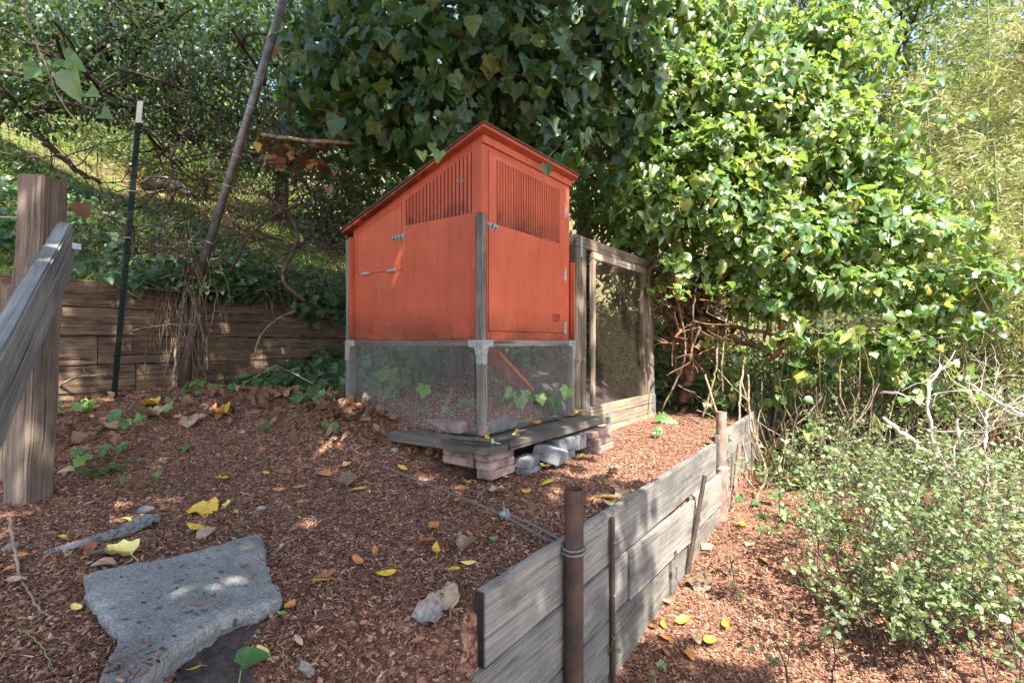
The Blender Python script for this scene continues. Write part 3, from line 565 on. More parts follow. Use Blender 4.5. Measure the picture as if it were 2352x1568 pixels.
b = MB(); b.prism([(XR+.001, YF-.0, zt-.045), (XR+.001, YB+.02, zt-.045), (XR+.001, YB+.02, zt), (XR+.001, YF, zt)], (.012, 0, 0)); b.build('trim', M['red'], coop)
# grey frame: posts, legs, rails
fx0, fx1, fy0, fy1 = -3.145, -1.872, 2.338, 3.478
def post(x, y, zt_, mat='frame_wood', name='corner_post', w=.045): return plank(name, coop, (x, y, Z0+.0085), (x, y, Z0+zt_), w, w, M[mat], up=(1, 0, 0), bev=.003)
post(fx1-.0225, fy0+.0225-.005, .757); post(fx0+.02, fy0+.02, .74, w=.035); post(fx1-.02, fy1-.0, .36, w=.03)
for x, y in ((fx1-.025, fy0+.025), (fx0+.025, fy0+.025), (fx1-.025, fy1-.025), (fx0+.025, fy1-.025)): plank('leg', coop, (x, y, Z0-.553), (x, y, Z0-.033), .05, .05, M['frame_wood'], up=(1, 0, 0), bev=.003)
zr = Z0-.012
plank('rail', coop, (fx0, fy0+.023, zr), (fx1, fy0+.023, zr), .040, .045, M['frame_wood'], bev=.003); plank('rail', coop, (fx1-.0225, fy0+.046, zr), (fx1-.0225, fy1, zr), .040, .045, M['frame_wood'], bev=.003)
plank('rail', coop, (fx0, fy1-.023, zr), (fx1-.046, fy1-.023, zr), .040, .045, M['frame_wood']); plank('rail', coop, (fx0+.0225, fy0+.046, zr), (fx0+.0225, fy1-.046, zr), .040, .045, M['frame_wood'])
# red upright flanges beside the posts
for a, c in (((fx0+.04, YF-.035, Z0+.0085), (fx0+.052, YF-.001, Z0+.752)), ((XR-.055, YF-.016, Z0+.42), (XR-.035, YF-.0005, Z0+.75)), ((XR+.0005, YF+.011, Z0+.0085), (XR+.030, YF+.021, Z0+.75)), ((XR+.0055, YB+.005, Z0+.0085), (XR+.042, YB+.017, Z0+.60))):
    b = MB(); b.box(a, c); origin_to(b.build('flange', M['red'], coop, bevel=.0015), (a[0], a[1], Z0))
# galvanised corner brackets with screws
def bracket(p, ax, out, sgn=1):
    p, ax, out = Vector(p), Vector(ax), Vector(out); b = MB(); U = Vector((0, 0, 1)); w = .105
    pts = [(0, .022), (w, .022), (w, -.022), (.062, -.022), (.052, -.045), (.045, -.075), (.043, -.115), (.02, -.128), (0, -.118)]
    q = [p+ax*x+U*z+out*.003 for x, z in pts]
    if (q[1]-q[0]).cross(q[2]-q[1]).dot(out) < 0: q = q[::-1]
    b.prism(q, -out*.0025); o = b.build('bracket', M['galv'], coop)
    s = MB()
    for x, z in ((.018, .008), (.05, -.004), (.088, .006), (.088, -.012), (.02, -.05), (.03, -.09), (.012, -.108)): c = p+ax*x+U*z; s.cyl(c+out*.003, c+out*.0065, .0045, .003, n=7)
    s.build('screws', M['wire'], o)
bracket((fx1, fy0, Z0-.012), (-1, 0, 0), (0, -1, 0)); bracket((fx1, fy0, Z0-.012), (0, 1, 0), (1, 0, 0)); bracket((fx0, fy0, Z0-.012), (1, 0, 0), (0, -1, 0)); bracket((fx1, fy1, Z0-.012), (0, -1, 0), (1, 0, 0))
b = MB(); b.box((fx1-.02, fy0-.003, Z0-.55), (fx1+.001, fy0-.001, Z0-.49)); b.box((fx1+.001, fy0, Z0-.55), (fx1+.003, fy0+.05, Z0-.50)); b.build('foot_plate', M['rust2'], coop)
def wire_panel(name, parent, o, ua, va, w, h, sp, rad, mat, bulge=.006, nrm=(0, -1, 0), nseg=7):
    """woven mesh of thin three-sided wires, slightly wavy"""
    o, ua, va, nm = map(lambda t: np.array(t, float), (o, ua, va, nrm)); V = []; F = []; cnt = 0
    ph = R.uniform(0, 6)
    def B(s, t): return bulge*(np.sin(math.pi*s/w)*np.sin(math.pi*t/h) + .35*np.sin(6*s/w+ph)*np.sin(5*t/h+ph))
    def wob(s, t): return .0016*np.sin(9*s/w+7*t/h+ph)
    for k in range(2):
        L, Wd = (w, h) if k else (h, w); nn = int(Wd/sp)
        for i in range(nn+1):
            c = i*sp; t = np.linspace(0, L, nseg+1)
            S, T = (t, np.full_like(t, c)) if k else (np.full_like(t, c), t)
            P = o+np.outer(S+wob(S, T), ua)+np.outer(T+wob(T, S), va)+np.outer(B(S, T)+(0.0007 if k else 0), nm); q = va if k else ua
            for ang in (0, 2.09, 4.19): V.append(P+(q*math.cos(ang)+nm*math.sin(ang))*rad)
            idx = np.arange(nseg)
            for a in range(3):
                c2 = (a+1) % 3; s0 = cnt+a*(nseg+1); s1 = cnt+c2*(nseg+1); F.append(np.stack([s0+idx, s0+idx+1, s1+idx+1, s1+idx], 1))
            cnt += 3*(nseg+1)
    return link(name, mesh_np(name, np.concatenate(V), np.concatenate(F)), parent, mat)
zb = Z0-.55
wire_panel('wire_mesh', coop, (fx0+.02, fy0-.003, zb), (1, 0, 0), (0, 0, 1), fx1-fx0-.07, .52, .0127, .00055, M['wire'], .012)
wire_panel('wire_mesh', coop, (fx1+.002, fy0+.05, zb), (0, 1, 0), (0, 0, 1), fy1-fy0-.09, .52, .0127, .00065, M['wire'], .010, (1, 0, 0))
wire_panel('wire_mesh', coop, (fx0+.0, fy0+.05, zb), (0, 1, 0), (0, 0, 1), fy1-fy0-.09, .52, .0127, .0005, M['wire_brown'], .008, (-1, 0, 0))
wire_panel('wire_mesh', coop, (fx0+.03, fy1-.01, zb), (1, 0, 0), (0, 0, 1), fx1-fx0-.09, .52, .0127, .0005, M['wire_brown'], .008, (0, 1, 0))
b = MB(); b.prism([(-2.3, 2.72, Z0-.02), (-2.3, 3.05, Z0-.02), (-2.35, 3.05, Z0-.03), (-2.35, 2.72, Z0-.03)], (0.0, 0.0, -.012)); 
ra, rb = at(1146, 802, 3.35), at(1226, 890, 3.95); b = MB(); b.prism([ra, rb, rb-Vector((0, 0, .03)), ra-Vector((0, 0, .03))], (-.20, .0, .03)); b.build('ramp', M['red'], coop)
b = MB(); p = [Vector((-2.10+.08*t, YF-.008-.006*math.sin(t*9), Z0+.985-.012*math.sin(t*3)+.006*math.sin(t*31))) for t in np.linspace(0, 1, 26)]; b.tube(p, .0022, 5)
b.tube([(-2.06, YF-.01, Z0+.99), (-2.055, YF-.014, Z0+.955), (-2.062, YF-.012, Z0+.94)], .0022, 5); b.tube([(-2.07, YF-.01, Z0+.975), (-2.05, YF-.016, Z0+1.0)], .0022, 5); b.build('wire_tie', M['galv'], coop)

# ------------------------------------------------------------------ the mesh run beside it
run = thing('chicken_run', (-1.9, 4.3, Z0-.78), 'tall brown timber frame run with fine wire mesh beyond the red coop', 'chicken run')
rx = -1.875
plank('post', run, (rx-.045, 3.534, .28), (rx-.045, 3.534, Z0+.735), .088, .088, M['run_wood'], up=(0, 1, 0)); plank('post', run, (rx-.035, 3.626, .27), (rx-.035, 3.626, Z0+.735), .088, .07, M['run_wood'], up=(0, 1, 0))
plank('post', run, (rx-.05, 5.14, .02), (rx-.05, 5.14, Z0+.735), .12, .1, M['run_wood'], up=(0, 1, 0))
plank('beam', run, (rx-.045, 3.49, Z0+.782), (rx-.045, 5.22, Z0+.778), .09, .09, M['run_wood']); plank('beam', run, (rx-.09, 3.50, Z0+.782), (-3.1, 3.50, Z0+.782), .09, .05, M['run_wood']); plank('beam', run, (-3.1, 3.5, Z0+.782), (-3.1, 5.22, Z0+.782), .09, .09, M['run_wood'])
plank('post', run, (-3.1, 5.14, .02), (-3.1, 5.14, Z0+.735), .09, .09, M['run_wood'], up=(0, 1, 0)); plank('post', run, (-3.1, 3.6, .02), (-3.1, 3.6, Z0+.735), .09, .09, M['run_wood'], up=(0, 1, 0)); plank('beam', run, (rx-.09, 5.17, Z0+.782), (-3.05, 5.17, Z0+.782), .09, .05, M['run_wood'])
fr = plank('door_rail', run, (rx-.01, 3.78, Z0+.702), (rx-.01, 5.05, Z0+.702), .062, .035, M['run_pale']); plank('door_stile', run, (rx-.01, 3.80, Z0-.52), (rx-.01, 3.80, Z0+.670), .05, .035, M['run_pale'], up=(0, 1, 0))
plank('door_stile', run, (rx-.01, 4.93, Z0-.555), (rx-.01, 4.93, Z0+.670), .14, .035, M['run_wood'], up=(0, 1, 0)); plank('door_stile', run, (rx-.006, 5.04, Z0-.555), (rx-.006, 5.04, Z0+.72), .06, .035, M['run_pale'], up=(0, 1, 0))
for k, (z, y0) in enumerate(((Z0-.57, 3.70), (Z0-.665, 3.74), (Z0-.76, 3.76))): plank('base_board', run, (rx-.002+.003*k, y0, z), (rx-.002+.003*k, 5.19, z-.012), .09, .04, M['run_pale'])
wire_panel('wire_mesh', run, (rx+.01, 3.83, Z0-.52), (0, 1, 0), (0, 0, 1), 1.03, 1.19, .0127, .00055, M['wire_brown'], .012, (1, 0, 0), 9)
wire_panel('wire_mesh', run, (-3.12, 3.64, 0.05), (0, 1, 0), (0, 0, 1), 1.45, 1.5, .0254, .0006, M['wire_brown'], .012, (-1, 0, 0), 7)
wire_panel('wire_mesh', run, (-3.05, 5.17, 0.05), (1, 0, 0), (0, 0, 1), 1.1, 1.5, .0254, .0006, M['wire_brown'], .012, (0, 1, 0), 7)
def strap(y0, y1, z0, z1, x=rx+.002, par=run):
    b = MB(); b.box((x, y0, z0), (x+.0025, y1, z1)); o = b.build('metal_plate', M['galv'], par); s = MB()
    for k in range(3): zc = z0+(z1-z0)*(k+.5)/3; s.cyl((x+.0025, (y0+y1)/2, zc), (x+.005, (y0+y1)/2, zc), .004, n=6)
    s.build('screws', M['steel'], o)
strap(3.56, 3.60, Z0+.66, Z0+.82); strap(5.09, 5.18, Z0-.70, Z0-.55, rx+.022); strap(5.13, 5.2, Z0-.55, Z0-.38, rx+.003); strap(4.0, 4.08, Z0-.73, Z0-.60, rx+.025); strap(3.66, 3.69, Z0-.55, Z0-.42, rx+.002); strap(3.70, 3.72, Z0-.55, Z0-.44, rx+.002)
for z in (.3, -.18): b = MB(); b.cyl((rx+.018, 5.035, Z0+z-.04), (rx+.018, 5.035, Z0+z+.04), .007, n=8); b.box((rx+.013, 5.01, Z0+z-.035), (rx+.016, 5.06, Z0+z+.035)); b.build('hinge', M['galv'], run)
b = MB(); b.cyl((rx+.0, 3.60, Z0-.14), (rx+.02, 3.60, Z0-.14), .012, n=8); b.cyl((rx+.0, 3.51, Z0-.145), (rx+.03, 3.51, Z0-.145), .008, n=8); b.build('bolt', M['galv'], run)

# ------------------------------------------------------------------ deck boards and pavers
ZD = Z0-.5535
deck = thing('timber_surround', (-1.9, 2.4, ZD-.05), 'dark grey timber boards laid flat round the foot of the coop', 'deck')
plank('board', deck, (-2.03, 2.2, ZD-.024), (-2.43, 2.17, ZD-.026), .048, .16, M['deck_wood'], ragged=.012); plank('board', deck, (-1.645, 2.2, ZD-.024), (-2.026, 2.2, ZD-.024), .048, .17, M['deck_wood'], ragged=.004)
plank('board', deck, (-1.73, 2.288, ZD-.024), (-1.70, 3.46, ZD-.020), .048, .19, M['deck_wood'], ragged=.006); plank('board', deck, (-1.81, 3.48, ZD-.03), (-1.60, 3.50, ZD-.03), .048, .05, M['deck_wood'], ragged=.004)
def paver(name, c, L, w, h, rz, mat, label, tilt=0.0, roll=0.0, grp=None, cat='paver'):
    bm = bmesh.new(); bmesh.ops.create_cube(bm, size=1); bmesh.ops.scale(bm, vec=(L, w, h), verts=bm.verts)
    bmesh.ops.bevel(bm, geom=bm.edges[:], offset=.005, segments=2, affect='EDGES')
    bmesh.ops.subdivide_edges(bm, edges=[e for e in bm.edges if e.calc_length() > .03], cuts=2, use_grid_fill=True)
    for v in bm.verts: v.co += Vector((R.uniform(-1, 1), R.uniform(-1, 1), R.uniform(-1, 1)))*.0014
    me = bpy.data.meshes.new(name); bm.to_mesh(me); bm.free(); o = link(name, me, None, M[mat]); o.location = c; o.rotation_euler = (tilt, roll, rz)
    return tag(o, label, cat, grp)
zs = ZD-.05
for k in range(3):
    nm = ('top', 'middle', 'bottom')[k]
    paver('paver', (-1.735+.006*k, 2.28, zs-.024-.047*k), .10, .235, .045, R.uniform(-.03, .03), 'paver_pink', f'pink paver, {nm} one of the corner stack under the deck corner', grp='pavers under the timber surround')
    if k < 2: paver('paver', (-1.915-.004*k, 2.225, zs-.024-.047*k), .235, .10, .045, R.uniform(-.03, .03), 'paver_pink', f'pink paver, {nm} one left of the corner stack under the front board', grp='pavers under the timber surround')
paver('paver', (-1.665, 2.50, .10), .10, .135, .055, .1, 'paver_grey', 'grey blue paver standing upright next to the pink corner stack, upper one', .05, grp='pavers under the timber surround')
paver('paver', (-1.655, 2.50, .04), .10, .135, .06, .1, 'paver_grey', 'grey blue paver half buried in mulch next to the pink corner stack', .03, grp='pavers under the timber surround')
paver('paver', (-1.615, 2.68, .115), .17, .20, .08, .25, 'paver_grey', 'tilted mauve grey paver sloping out from under the deck', -.12, .25, grp='pavers under the timber surround')
paver('paver', (-1.66, 2.89, .14), .11, .19, .075, -.05, 'paver_grey', 'grey paver behind the tilted mauve one', -.02, grp='pavers under the timber surround')
paver('paver', (-1.655, 2.88, .06), .11, .18, .07, -.05, 'paver_grey', 'lower grey paver behind the tilted mauve one', 0, grp='pavers under the timber surround')
paver('paver', (-1.645, 3.06, .13), .10, .13, .095, .0, 'paver_grey', 'square grey paver beside the far pink stack', grp='pavers under the timber surround')
for k in range(3): paver('paver', (-1.63+.015*k, 3.30, .155-.05*k), .13, .29, .048, -.02+.02*k, 'paver_pink', f'pink paver, {("top","middle","bottom")[k]} one of the far stack near the run', grp='pavers under the timber surround')
paver('paver', (-2.35, 2.55, .235), .30, .09, .07, .0, 'paver_pink', 'pink paver behind the wire mesh left of the corner leg'); paver('paver', (-2.08, 2.75, .235), .10, .4, .06, .1, 'paver_grey', 'long grey paver inside the coop foot behind the right mesh')
paver('edging_stone', flat_pt(868, 1020, .12)+Vector((0, 0, -.03)), .42, .05, .09, math.radians(-17), 'paver_grey', 'long grey edging stone left of the deck below the leaf pile', cat='edging stone')
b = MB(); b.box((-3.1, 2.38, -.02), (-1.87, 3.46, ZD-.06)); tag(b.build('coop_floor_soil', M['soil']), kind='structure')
# trowel on the deck
tr = thing('hand_trowel', (-1.85, 2.16, ZD), 'garden trowel with olive handle lying on the deck by the corner leg', 'trowel')
pA = at(1042, 1003, 2.78); pB = at(1128, 1004, 2.72); pC = at(1145, 1010, 2.72); pD = at(1182, 1000, 2.80)
for q, z in ((pA, .028), (pB, .022), (pC, .02), (pD, .022)): q.z = ZD+z
hd = poly([pA+Vector((0, 0, -.012)), pA+Vector((0, 0, .004)), pA.lerp(pB, .25), pA.lerp(pB, .6)+Vector((0, 0, .005)), pB], n=5)
b = MB(); b.tube(hd, [.012 if i < 3 else .014+.003*math.sin(i*.9) for i in range(len(hd))], 10); b.build('handle', M['olive'], tr, True)
b = MB(); b.cyl(pB, pB.lerp(pC, .35), .016, .015, 12); b.build('collar', M['palegreen'], tr, True)
b = MB(); b.tube(poly([pB.lerp(pC, .3), pC+Vector((0, 0, -.008)), pC.lerp(pD, .25)], n=5), .0045, 8); b.build('shank', M['galv'], tr, True)
def trowel_blade():
    ax = (pD-pC).normalized(); sd = ax.cross(Vector((0, 0, 1))).normalized(); L = .165; V = []; n, m = 8, 7
    for i in range(n+1):
        t = i/n; w = .036*min(1, t*5+.35)*(1-max(0, t-.55)**1.6*2.4)
        for j in range(m+1): s = j/m*2-1; V.append(pC+Vector((0, 0, -.004))+ax*(L*t)+sd*(w*s)+Vector((0, 0, .014*s*s+.010*t)))
    F = [(i*(m+1)+j, (i+1)*(m+1)+j, (i+1)*(m+1)+j+1, i*(m+1)+j+1) for i in range(n) for j in range(m)]
    k = len(V); V2 = V+[v-Vector((0, 0, .002)) for v in V]; F2 = F+[tuple(x+k for x in f[::-1]) for f in F]; b = MB(); b.add(V2, F2); return b.build('blade', M['blade'], tr, True)
trowel_blade()
# ------------------------------------------------------------------ right retaining wall with its pipes and stakes
rw = thing('retaining_wall', (-.983, 2.5, -.6), 'low wall of weathered grey planks stepping down from the mulch terrace to the lower path', 'retaining wall')
xw = -.983
for y0, y1, zt, zbm, dx0, dx1 in ((1.216, 3.98, .042, -.193, 0, 0), (1.03, 2.308, -.197, -.432, 0, .004), (2.312, 3.31, -.200, -.435, .012, .045), (3.314, 4.3, -.190, -.42, .03, .03),
                              (1.00, 2.9, -.436, -.67, .006, .006), (2.904, 4.3, -.44, -.67, .02, .02), (.9, 2.6, -.674, -.90, .0, .0), (4.0, 5.3, .10, -.13, .02, 0), (4.32, 5.3, -.135, -.37, .02, 0), (5.32, 7.4, .12, -.12, 0, -.02), (5.32, 7.4, -.125, -.36, 0, -.02)):
    plank('plank', rw, (xw+dx0, y0, (zt+zbm)/2), (xw+dx1, y1, (zt+zbm)/2), zt-zbm-.004, .037, M['wall_wood'], bev=.004, wob=.0022, ragged=.003)
plank('end_cut', rw, (xw, 1.2135, -.0755), (xw, 1.2165, -.0755), .229, .034, M['end_wood'], seg=1, wob=.0008, bev=.0004)
def pipe(name, p0, p1, r, mat, label, cat, wall=.004, grp=None, extra=None):
    p0, p1 = Vector(p0), Vector(p1); q = (p1-p0).to_track_quat('Z', 'Y'); b = MB(); n = 24; V = []
    L = (p1-p0).length; rows = [(r, 0), (r, L*.5), (r, L), (r-wall, L), (r-wall, L-.12)]
    for rr, h in rows: V += [p0+q @ Vector((math.cos(2*math.pi*i/n)*rr, math.sin(2*math.pi*i/n)*rr, h)) for i in range(n)]
    F = [(k*n+i, k*n+(i+1) % n, (k+1)*n+(i+1) % n, (k+1)*n+i) for k in range(len(rows)-1) for i in range(n)]+[tuple(range(4*n, 5*n))]
    b.add(V, F); o = b.build(name, M[mat], None); me = o.data
    for p in me.polygons: p.use_smooth = len(p.vertices) == 4 and not any(v >= 2*n and v < 4*n for v in p.vertices) or False
    origin_to(o, p0); return tag(o, label, cat, grp)
pp = Vector((-.9645+.0370, 0, 0)); 
def wall_pt(px, off):  # point beside the wall face seen at px
    r = (px-1176)/1176; x = -.9645+off; y = -x*(CT+ST*r)/(ST-CT*r); return x, y, -ST*x+CT*y
x, y, D = wall_pt(1318, .039); P1 = Vector((x, y, 0)); zt1 = CH-338/1176*D
p1o = pipe('steel_pipe', (x, y, -.95), (x, y, zt1), .0365, 'rust', 'thick rusty open steel pipe at the near plank wall end with cable round it', 'pipe')
x, y, D = wall_pt(1406, .016); s1 = pipe('rebar_stake', (x+.004, y, -.80), (x, y, CH-404/1176*D), .0115, 'rust', 'thin upright rusty stake with a wire loop against the wall planks, near the thick pipe', 'stake', .003)
b = MB(); zc = CH-(988.7+0)/1176*0-.0; 
for py in (1244, 1366): zc = CH-(py-784)/1176*D; bb = MB(); bb.cyl((x-.012, y, zc), (x+.016, y, zc), .0075, n=8); bb.build('bolt', M['galv'], s1)
qa = at(1573, 1312, 3.10); qb = at(1619, 1091, 3.20); pipe('rebar_stake', qa-Vector((0, 0, .1)), qb, .0135, 'rust', 'leaning dark rusty stake propping the middle of the plank wall', 'stake', .003)
qa = at(1672, 1190, 4.0); qb = at(1698, 1020, 4.1); pipe('wooden_stake', qa-Vector((0, 0, .2)), qb, .016, 'rust2', 'pale pinkish stake leaning on the wall next to the second pipe', 'stake', .003)
qa = at(1655, 1200, 3.86); qb = at(1657, 945, 3.86); p2o = pipe('steel_pipe', (qa.x, qa.y, -.7), qb, .0375, 'rust2', 'sunlit pinkish rusty pipe standing behind the far end of the plank wall', 'pipe')
b = MB(); qz = at(1655, 1072, 3.86); b.cyl(qz-Vector((0, 0, .012)), qz+Vector((0, 0, .012)), .041, n=20); b.build('clamp', M['twhite'], p2o)
qa = at(1746, 1090, 5.6); qb = at(1746, 930, 5.6); pipe('steel_pipe', (qa.x, qa.y, -.6), qb, .04, 'rust', 'dark rusty pipe far back at the end of the plank wall', 'pipe')
# cable from the mulch to the pipe
cb = thing('cable', at(1190, 1185, 2.0), 'twisted steel cable running from the mulch beside the deck to the thick rusty pipe', 'cable')
DG = lambda px, py: (lambda g_: -ST*g_.x+CT*g_.y)(on_ground(px, py)); c0 = at(862, 1064, DG(862, 1064)*.985); c1 = at(1160, 1184, DG(1160, 1184)*.93)
zL = CH-(1258-784)/1176*1.95; lp = [P1+Vector((math.cos(a)*.043, math.sin(a)*.043, zL+.006*math.sin(a))) for a in np.linspace(math.radians(170), math.radians(170+370), 22)]
cm = at(1010, 1122, DG(1010, 1122)*.955)
b = MB(); b.tube(poly([c0, c0.lerp(cm, .5), cm, c1], .0004, 8), .0062, 8)
b.tube(poly([c1, c1.lerp(lp[0], .5)+Vector((0, 0, -.006)), lp[0]], .0008, 6)+lp[1:], .0058, 8)
l2 = [p+Vector((0, 0, .016)) for p in lp]; b.tube(poly([c1+Vector((.004, .01, .004)), c1.lerp(l2[0], .5)+Vector((.0, .012, .008)), l2[0]], .001, 6)+l2[1:12], .0055, 8)
b.tube(poly([c1, c1+Vector((-.03, .03, .025)), c1+Vector((-.05, .055, .04))], .002, 4), .0045, 6); cbl = b.build('strand', M['cable'], cb, True)
b = MB(); b.cyl(c1+Vector((-.018, 0, .004)), c1+Vector((.022, -.004, .004)), .014, n=8); b.cyl(c1+Vector((-.006, .002, .008)), c1+Vector((-.006, .002, .034)), .006, n=6); b.cyl(c1+Vector((.012, .002, .008)), c1+Vector((.012, .002, .032)), .006, n=6); b.build('clamp', M['galv'], cb)

# ------------------------------------------------------------------ left retaining wall, posts, fence
lw = thing('timber_wall', (-5.47, 2, .3), 'brown horizontal board retaining wall below the grassy slope, ivy stems hanging over it', 'retaining wall')
zz = 1.325
for k, hh in enumerate((.235, .245, .245, .24, .24)):
    cuts = [-4, 0.8+.35*k % 1.1+R.uniform(-.1, .1), 4.3+R.uniform(-.6, .6), 9.0]
    for j in range(3): plank('board', lw, (-5.475+R.uniform(-.006, .006), cuts[j]+.003, zz-hh/2), (-5.475+R.uniform(-.006, .006), cuts[j+1]-.003, zz-hh/2), hh-.007, .045, M['back_wood'], wob=.004, bev=.006)
    zz -= hh
b = MB(); b.box((-5.60, -4, -.1), (-5.50, 9, 1.27)); b.build('packed_earth', M['soil'], lw)
def tpost(p0, p1):
    o = thing('fence_post', p0, 'dark green metal fence post with white painted top in front of the board wall', 'fence post'); p0, p1 = Vector(p0), Vector(p1); ax = (p1-p0); L = ax.length; ax.normalize()
    q = ax.to_track_quat('Z', 'Y'); f = math.radians(30)
    def seg(a, c, mat, name):
        b = MB(); Rz = Matrix.Rotation(f, 3, 'Z')
        for (x0, y0, x1, y1) in ((-.026, -.004, .026, .0), (-.003, -.026, .003, -.0045)):
            v = [p0+q @ (Rz @ Vector((x, y, z))) for z in (a, c) for x, y in ((x0, y0), (x1, y0), (x1, y1), (x0, y1))]; b.add(v, [(0,3,2,1),(4,5,6,7),(0,1,5,4),(1,2,6,5),(2,3,7,6),(3,0,4,7)])
        if name == 'stem':
            for i in range(int((c-a)/.054)):
                z = a+.02+i*.054; v = [p0+q @ (Rz @ Vector((x, y, zz_))) for zz_ in (z, z+.02) for x, y in ((-.007, .0005), (.007, .0005), (.005, .006), (-.005, .006))]; b.add(v, [(0,3,2,1),(4,5,6,7),(0,1,5,4),(1,2,6,5),(2,3,7,6),(3,0,4,7)])
        return b.build(name, M[mat], o)
    st = seg(0, L-.19, 'tgreen', 'stem'); seg(L-.1895, L, 'twhite', 'painted_tip')
    for t in (.55, .70, .93): c = p0+ax*(L*t); b = MB(); b.tube([c+Vector((-.05, -.02, .006)), c+Vector((0, -.034, 0)), c+Vector((.045, -.02, -.004)), c+Vector((.07, .0, -.004))], .0022, 5); b.build('tie_wire', M['wire'], o)
ta = at(258, 925, 4.20); tb = at(322, 232, 4.36); tpost((ta.x, ta.y, .22), tb)
g0 = at(415, 870, 4.80); g1 = at(452, 655, 4.95); g2 = at(664, -40, 4.35)
gp = thing('leaning_pipe', (g0.x, g0.y, .2), 'long leaning grey steel pipe rising from the board wall up into the trees', 'pipe')
b = MB(); b.cyl((g0.x, g0.y, .15), g1, .052, .050, 20); b.build('sleeve', M['rust'], gp, True); b = MB(); b.cyl(g1-(g2-g1).normalized()*.05, g2, .035, .035, 20); b.build('tube', M['steel'], gp, True)
for t in (.02, .62, .98): c = Vector((g0.x, g0.y, .3)).lerp(g1, t); ax = (g1-g0).normalized(); b = MB(); b.cyl(c-ax*.018, c+ax*.018, .056, .056, 20); b.cyl(c+Vector((.05, -.05, 0)), c+Vector((.085, -.085, 0)), .01, n=8); b.build('strap', M['steel'], gp)
for t in (.16, .36, .46, .62, .71): c = g1.lerp(g2, t); ax = (g2-g1).normalized(); b = MB(); b.cyl(c-ax*.0035, c+ax*.0035, .0385, .0385, 14); b.build('tie_wire', M['wire'], gp)
fn = thing('wire_fence', (-5.3, 2, 1.2), 'thin dark welded wire fence above the board wall, half hidden by twigs', 'fence')
wire_panel('wire_mesh', fn, (-5.34, -2.5, 1.15), (0, 1, 0), (0, 0, 1), 9.0, 2.6, .10, .0013, M['fence_wire'], .08, (1, 0, 0), 24)
# rough post with handrail at the left edge
sr = thing('handrail', (-2.965, .594, 0), 'rough square timber post with a lichen spotted handrail sloping down at the left edge', 'handrail')
pb = at(64, 1150, 2.55); ptp = at(100, 408, 2.5); ax = (ptp-Vector((pb.x, pb.y, -.02))).normalized()
plank('post', sr, (pb.x, pb.y, -.06), ptp, .14, .13, M['post_wood'], up=(.86, .5, 0), bev=.008, wob=.004)
r0 = at(152, 562, 2.08); r1 = at(-30, 925, 1.06); r1 = r0+(r1-r0)*1.5
plank('rail', sr, r0, r1, .182, .045, M['rail_wood'], up=(0, 0, 1), bev=.006, wob=.0012, seg=5)
b = MB(); c = at(170, 566, 2.07); b.box((c.x-.012, c.y-.02, c.z-.012), (c.x+.012, c.y+.02, c.z+.012)); b.build('bolt', M['galv'], sr)
pb = at(-16, 1000, 2.9); plank_o = thing('stub_post', (pb.x, pb.y, 0), 'short grey timber post behind the handrail at the left edge', 'post'); ptp = at(-10, 652, 2.9); plank('post', plank_o, (pb.x, pb.y, -.05), ptp, .16, .16, M['post_wood'], up=(1, 0, 0), bev=.02)
plank('top_wire', plank_o, at(-40, 497, 2.9), at(60, 499, 2.5), .006, .006, M['galv'], seg=2, bev=.001)

# ------------------------------------------------------------------ concrete pieces
def slab():
    o = thing('concrete_slab', SLABW[0], 'broken flat slab of pebbly grey concrete lying on the mulch', 'concrete slab')
    P = [(p.x, p.y) for p in SLABW]; out = []
    for i in range(len(P)):
        a = np.array(P[i]); c = np.array(P[(i+1) % len(P)]); n = max(1, int(np.linalg.norm(c-a)/.012))
        for k in range(n): out.append(a+(c-a)*k/n)
    out = np.array(out); cen = out.mean(0); n = len(out); jit = NR.normal(0, .0022, n) + .004*np.sin(np.arange(n)*.35)+.003*np.sin(np.arange(n)*.9)
    nr = unit(out-cen); V = []; 
    top = lambda x, y: .036 - .02*((y-.9)) + .0025*math.sin(25*x+3)*math.sin(21*y)
    rings = [(-.030, .0), (-.012, -.002), (-.004, -.007), (.003, -.015), (.002, -.030), (-.008, -.050), (-.014, -.10)]
    for ins, dz in rings:
        for k in range(n):
            q = out[k]+nr[k]*(ins+jit[k]+R.gauss(0, .0014)); V.append((q[0], q[1], top(*q)+dz+(R.gauss(0, .0016) if dz < -.005 else 0)))
    F = [(r*n+k, (r+1)*n+k, (r+1)*n+(k+1) % n, r*n+(k+1) % n) for r in range(len(rings)-1) for k in range(n)]
    bm = bmesh.new(); vs = [bm.verts.new(v) for v in V]
    for f in F: bm.faces.new([vs[i] for i in f])
    bm.faces.new([vs[i] for i in range(n)]); bmesh.ops.triangulate(bm, faces=[f for f in bm.faces if len(f.verts) > 4]); bmesh.ops.recalc_face_normals(bm, faces=bm.faces)
    me = bpy.data.meshes.new('slab'); bm.to_mesh(me); bm.free(); link('slab', me, o, M['concrete'])
slab()
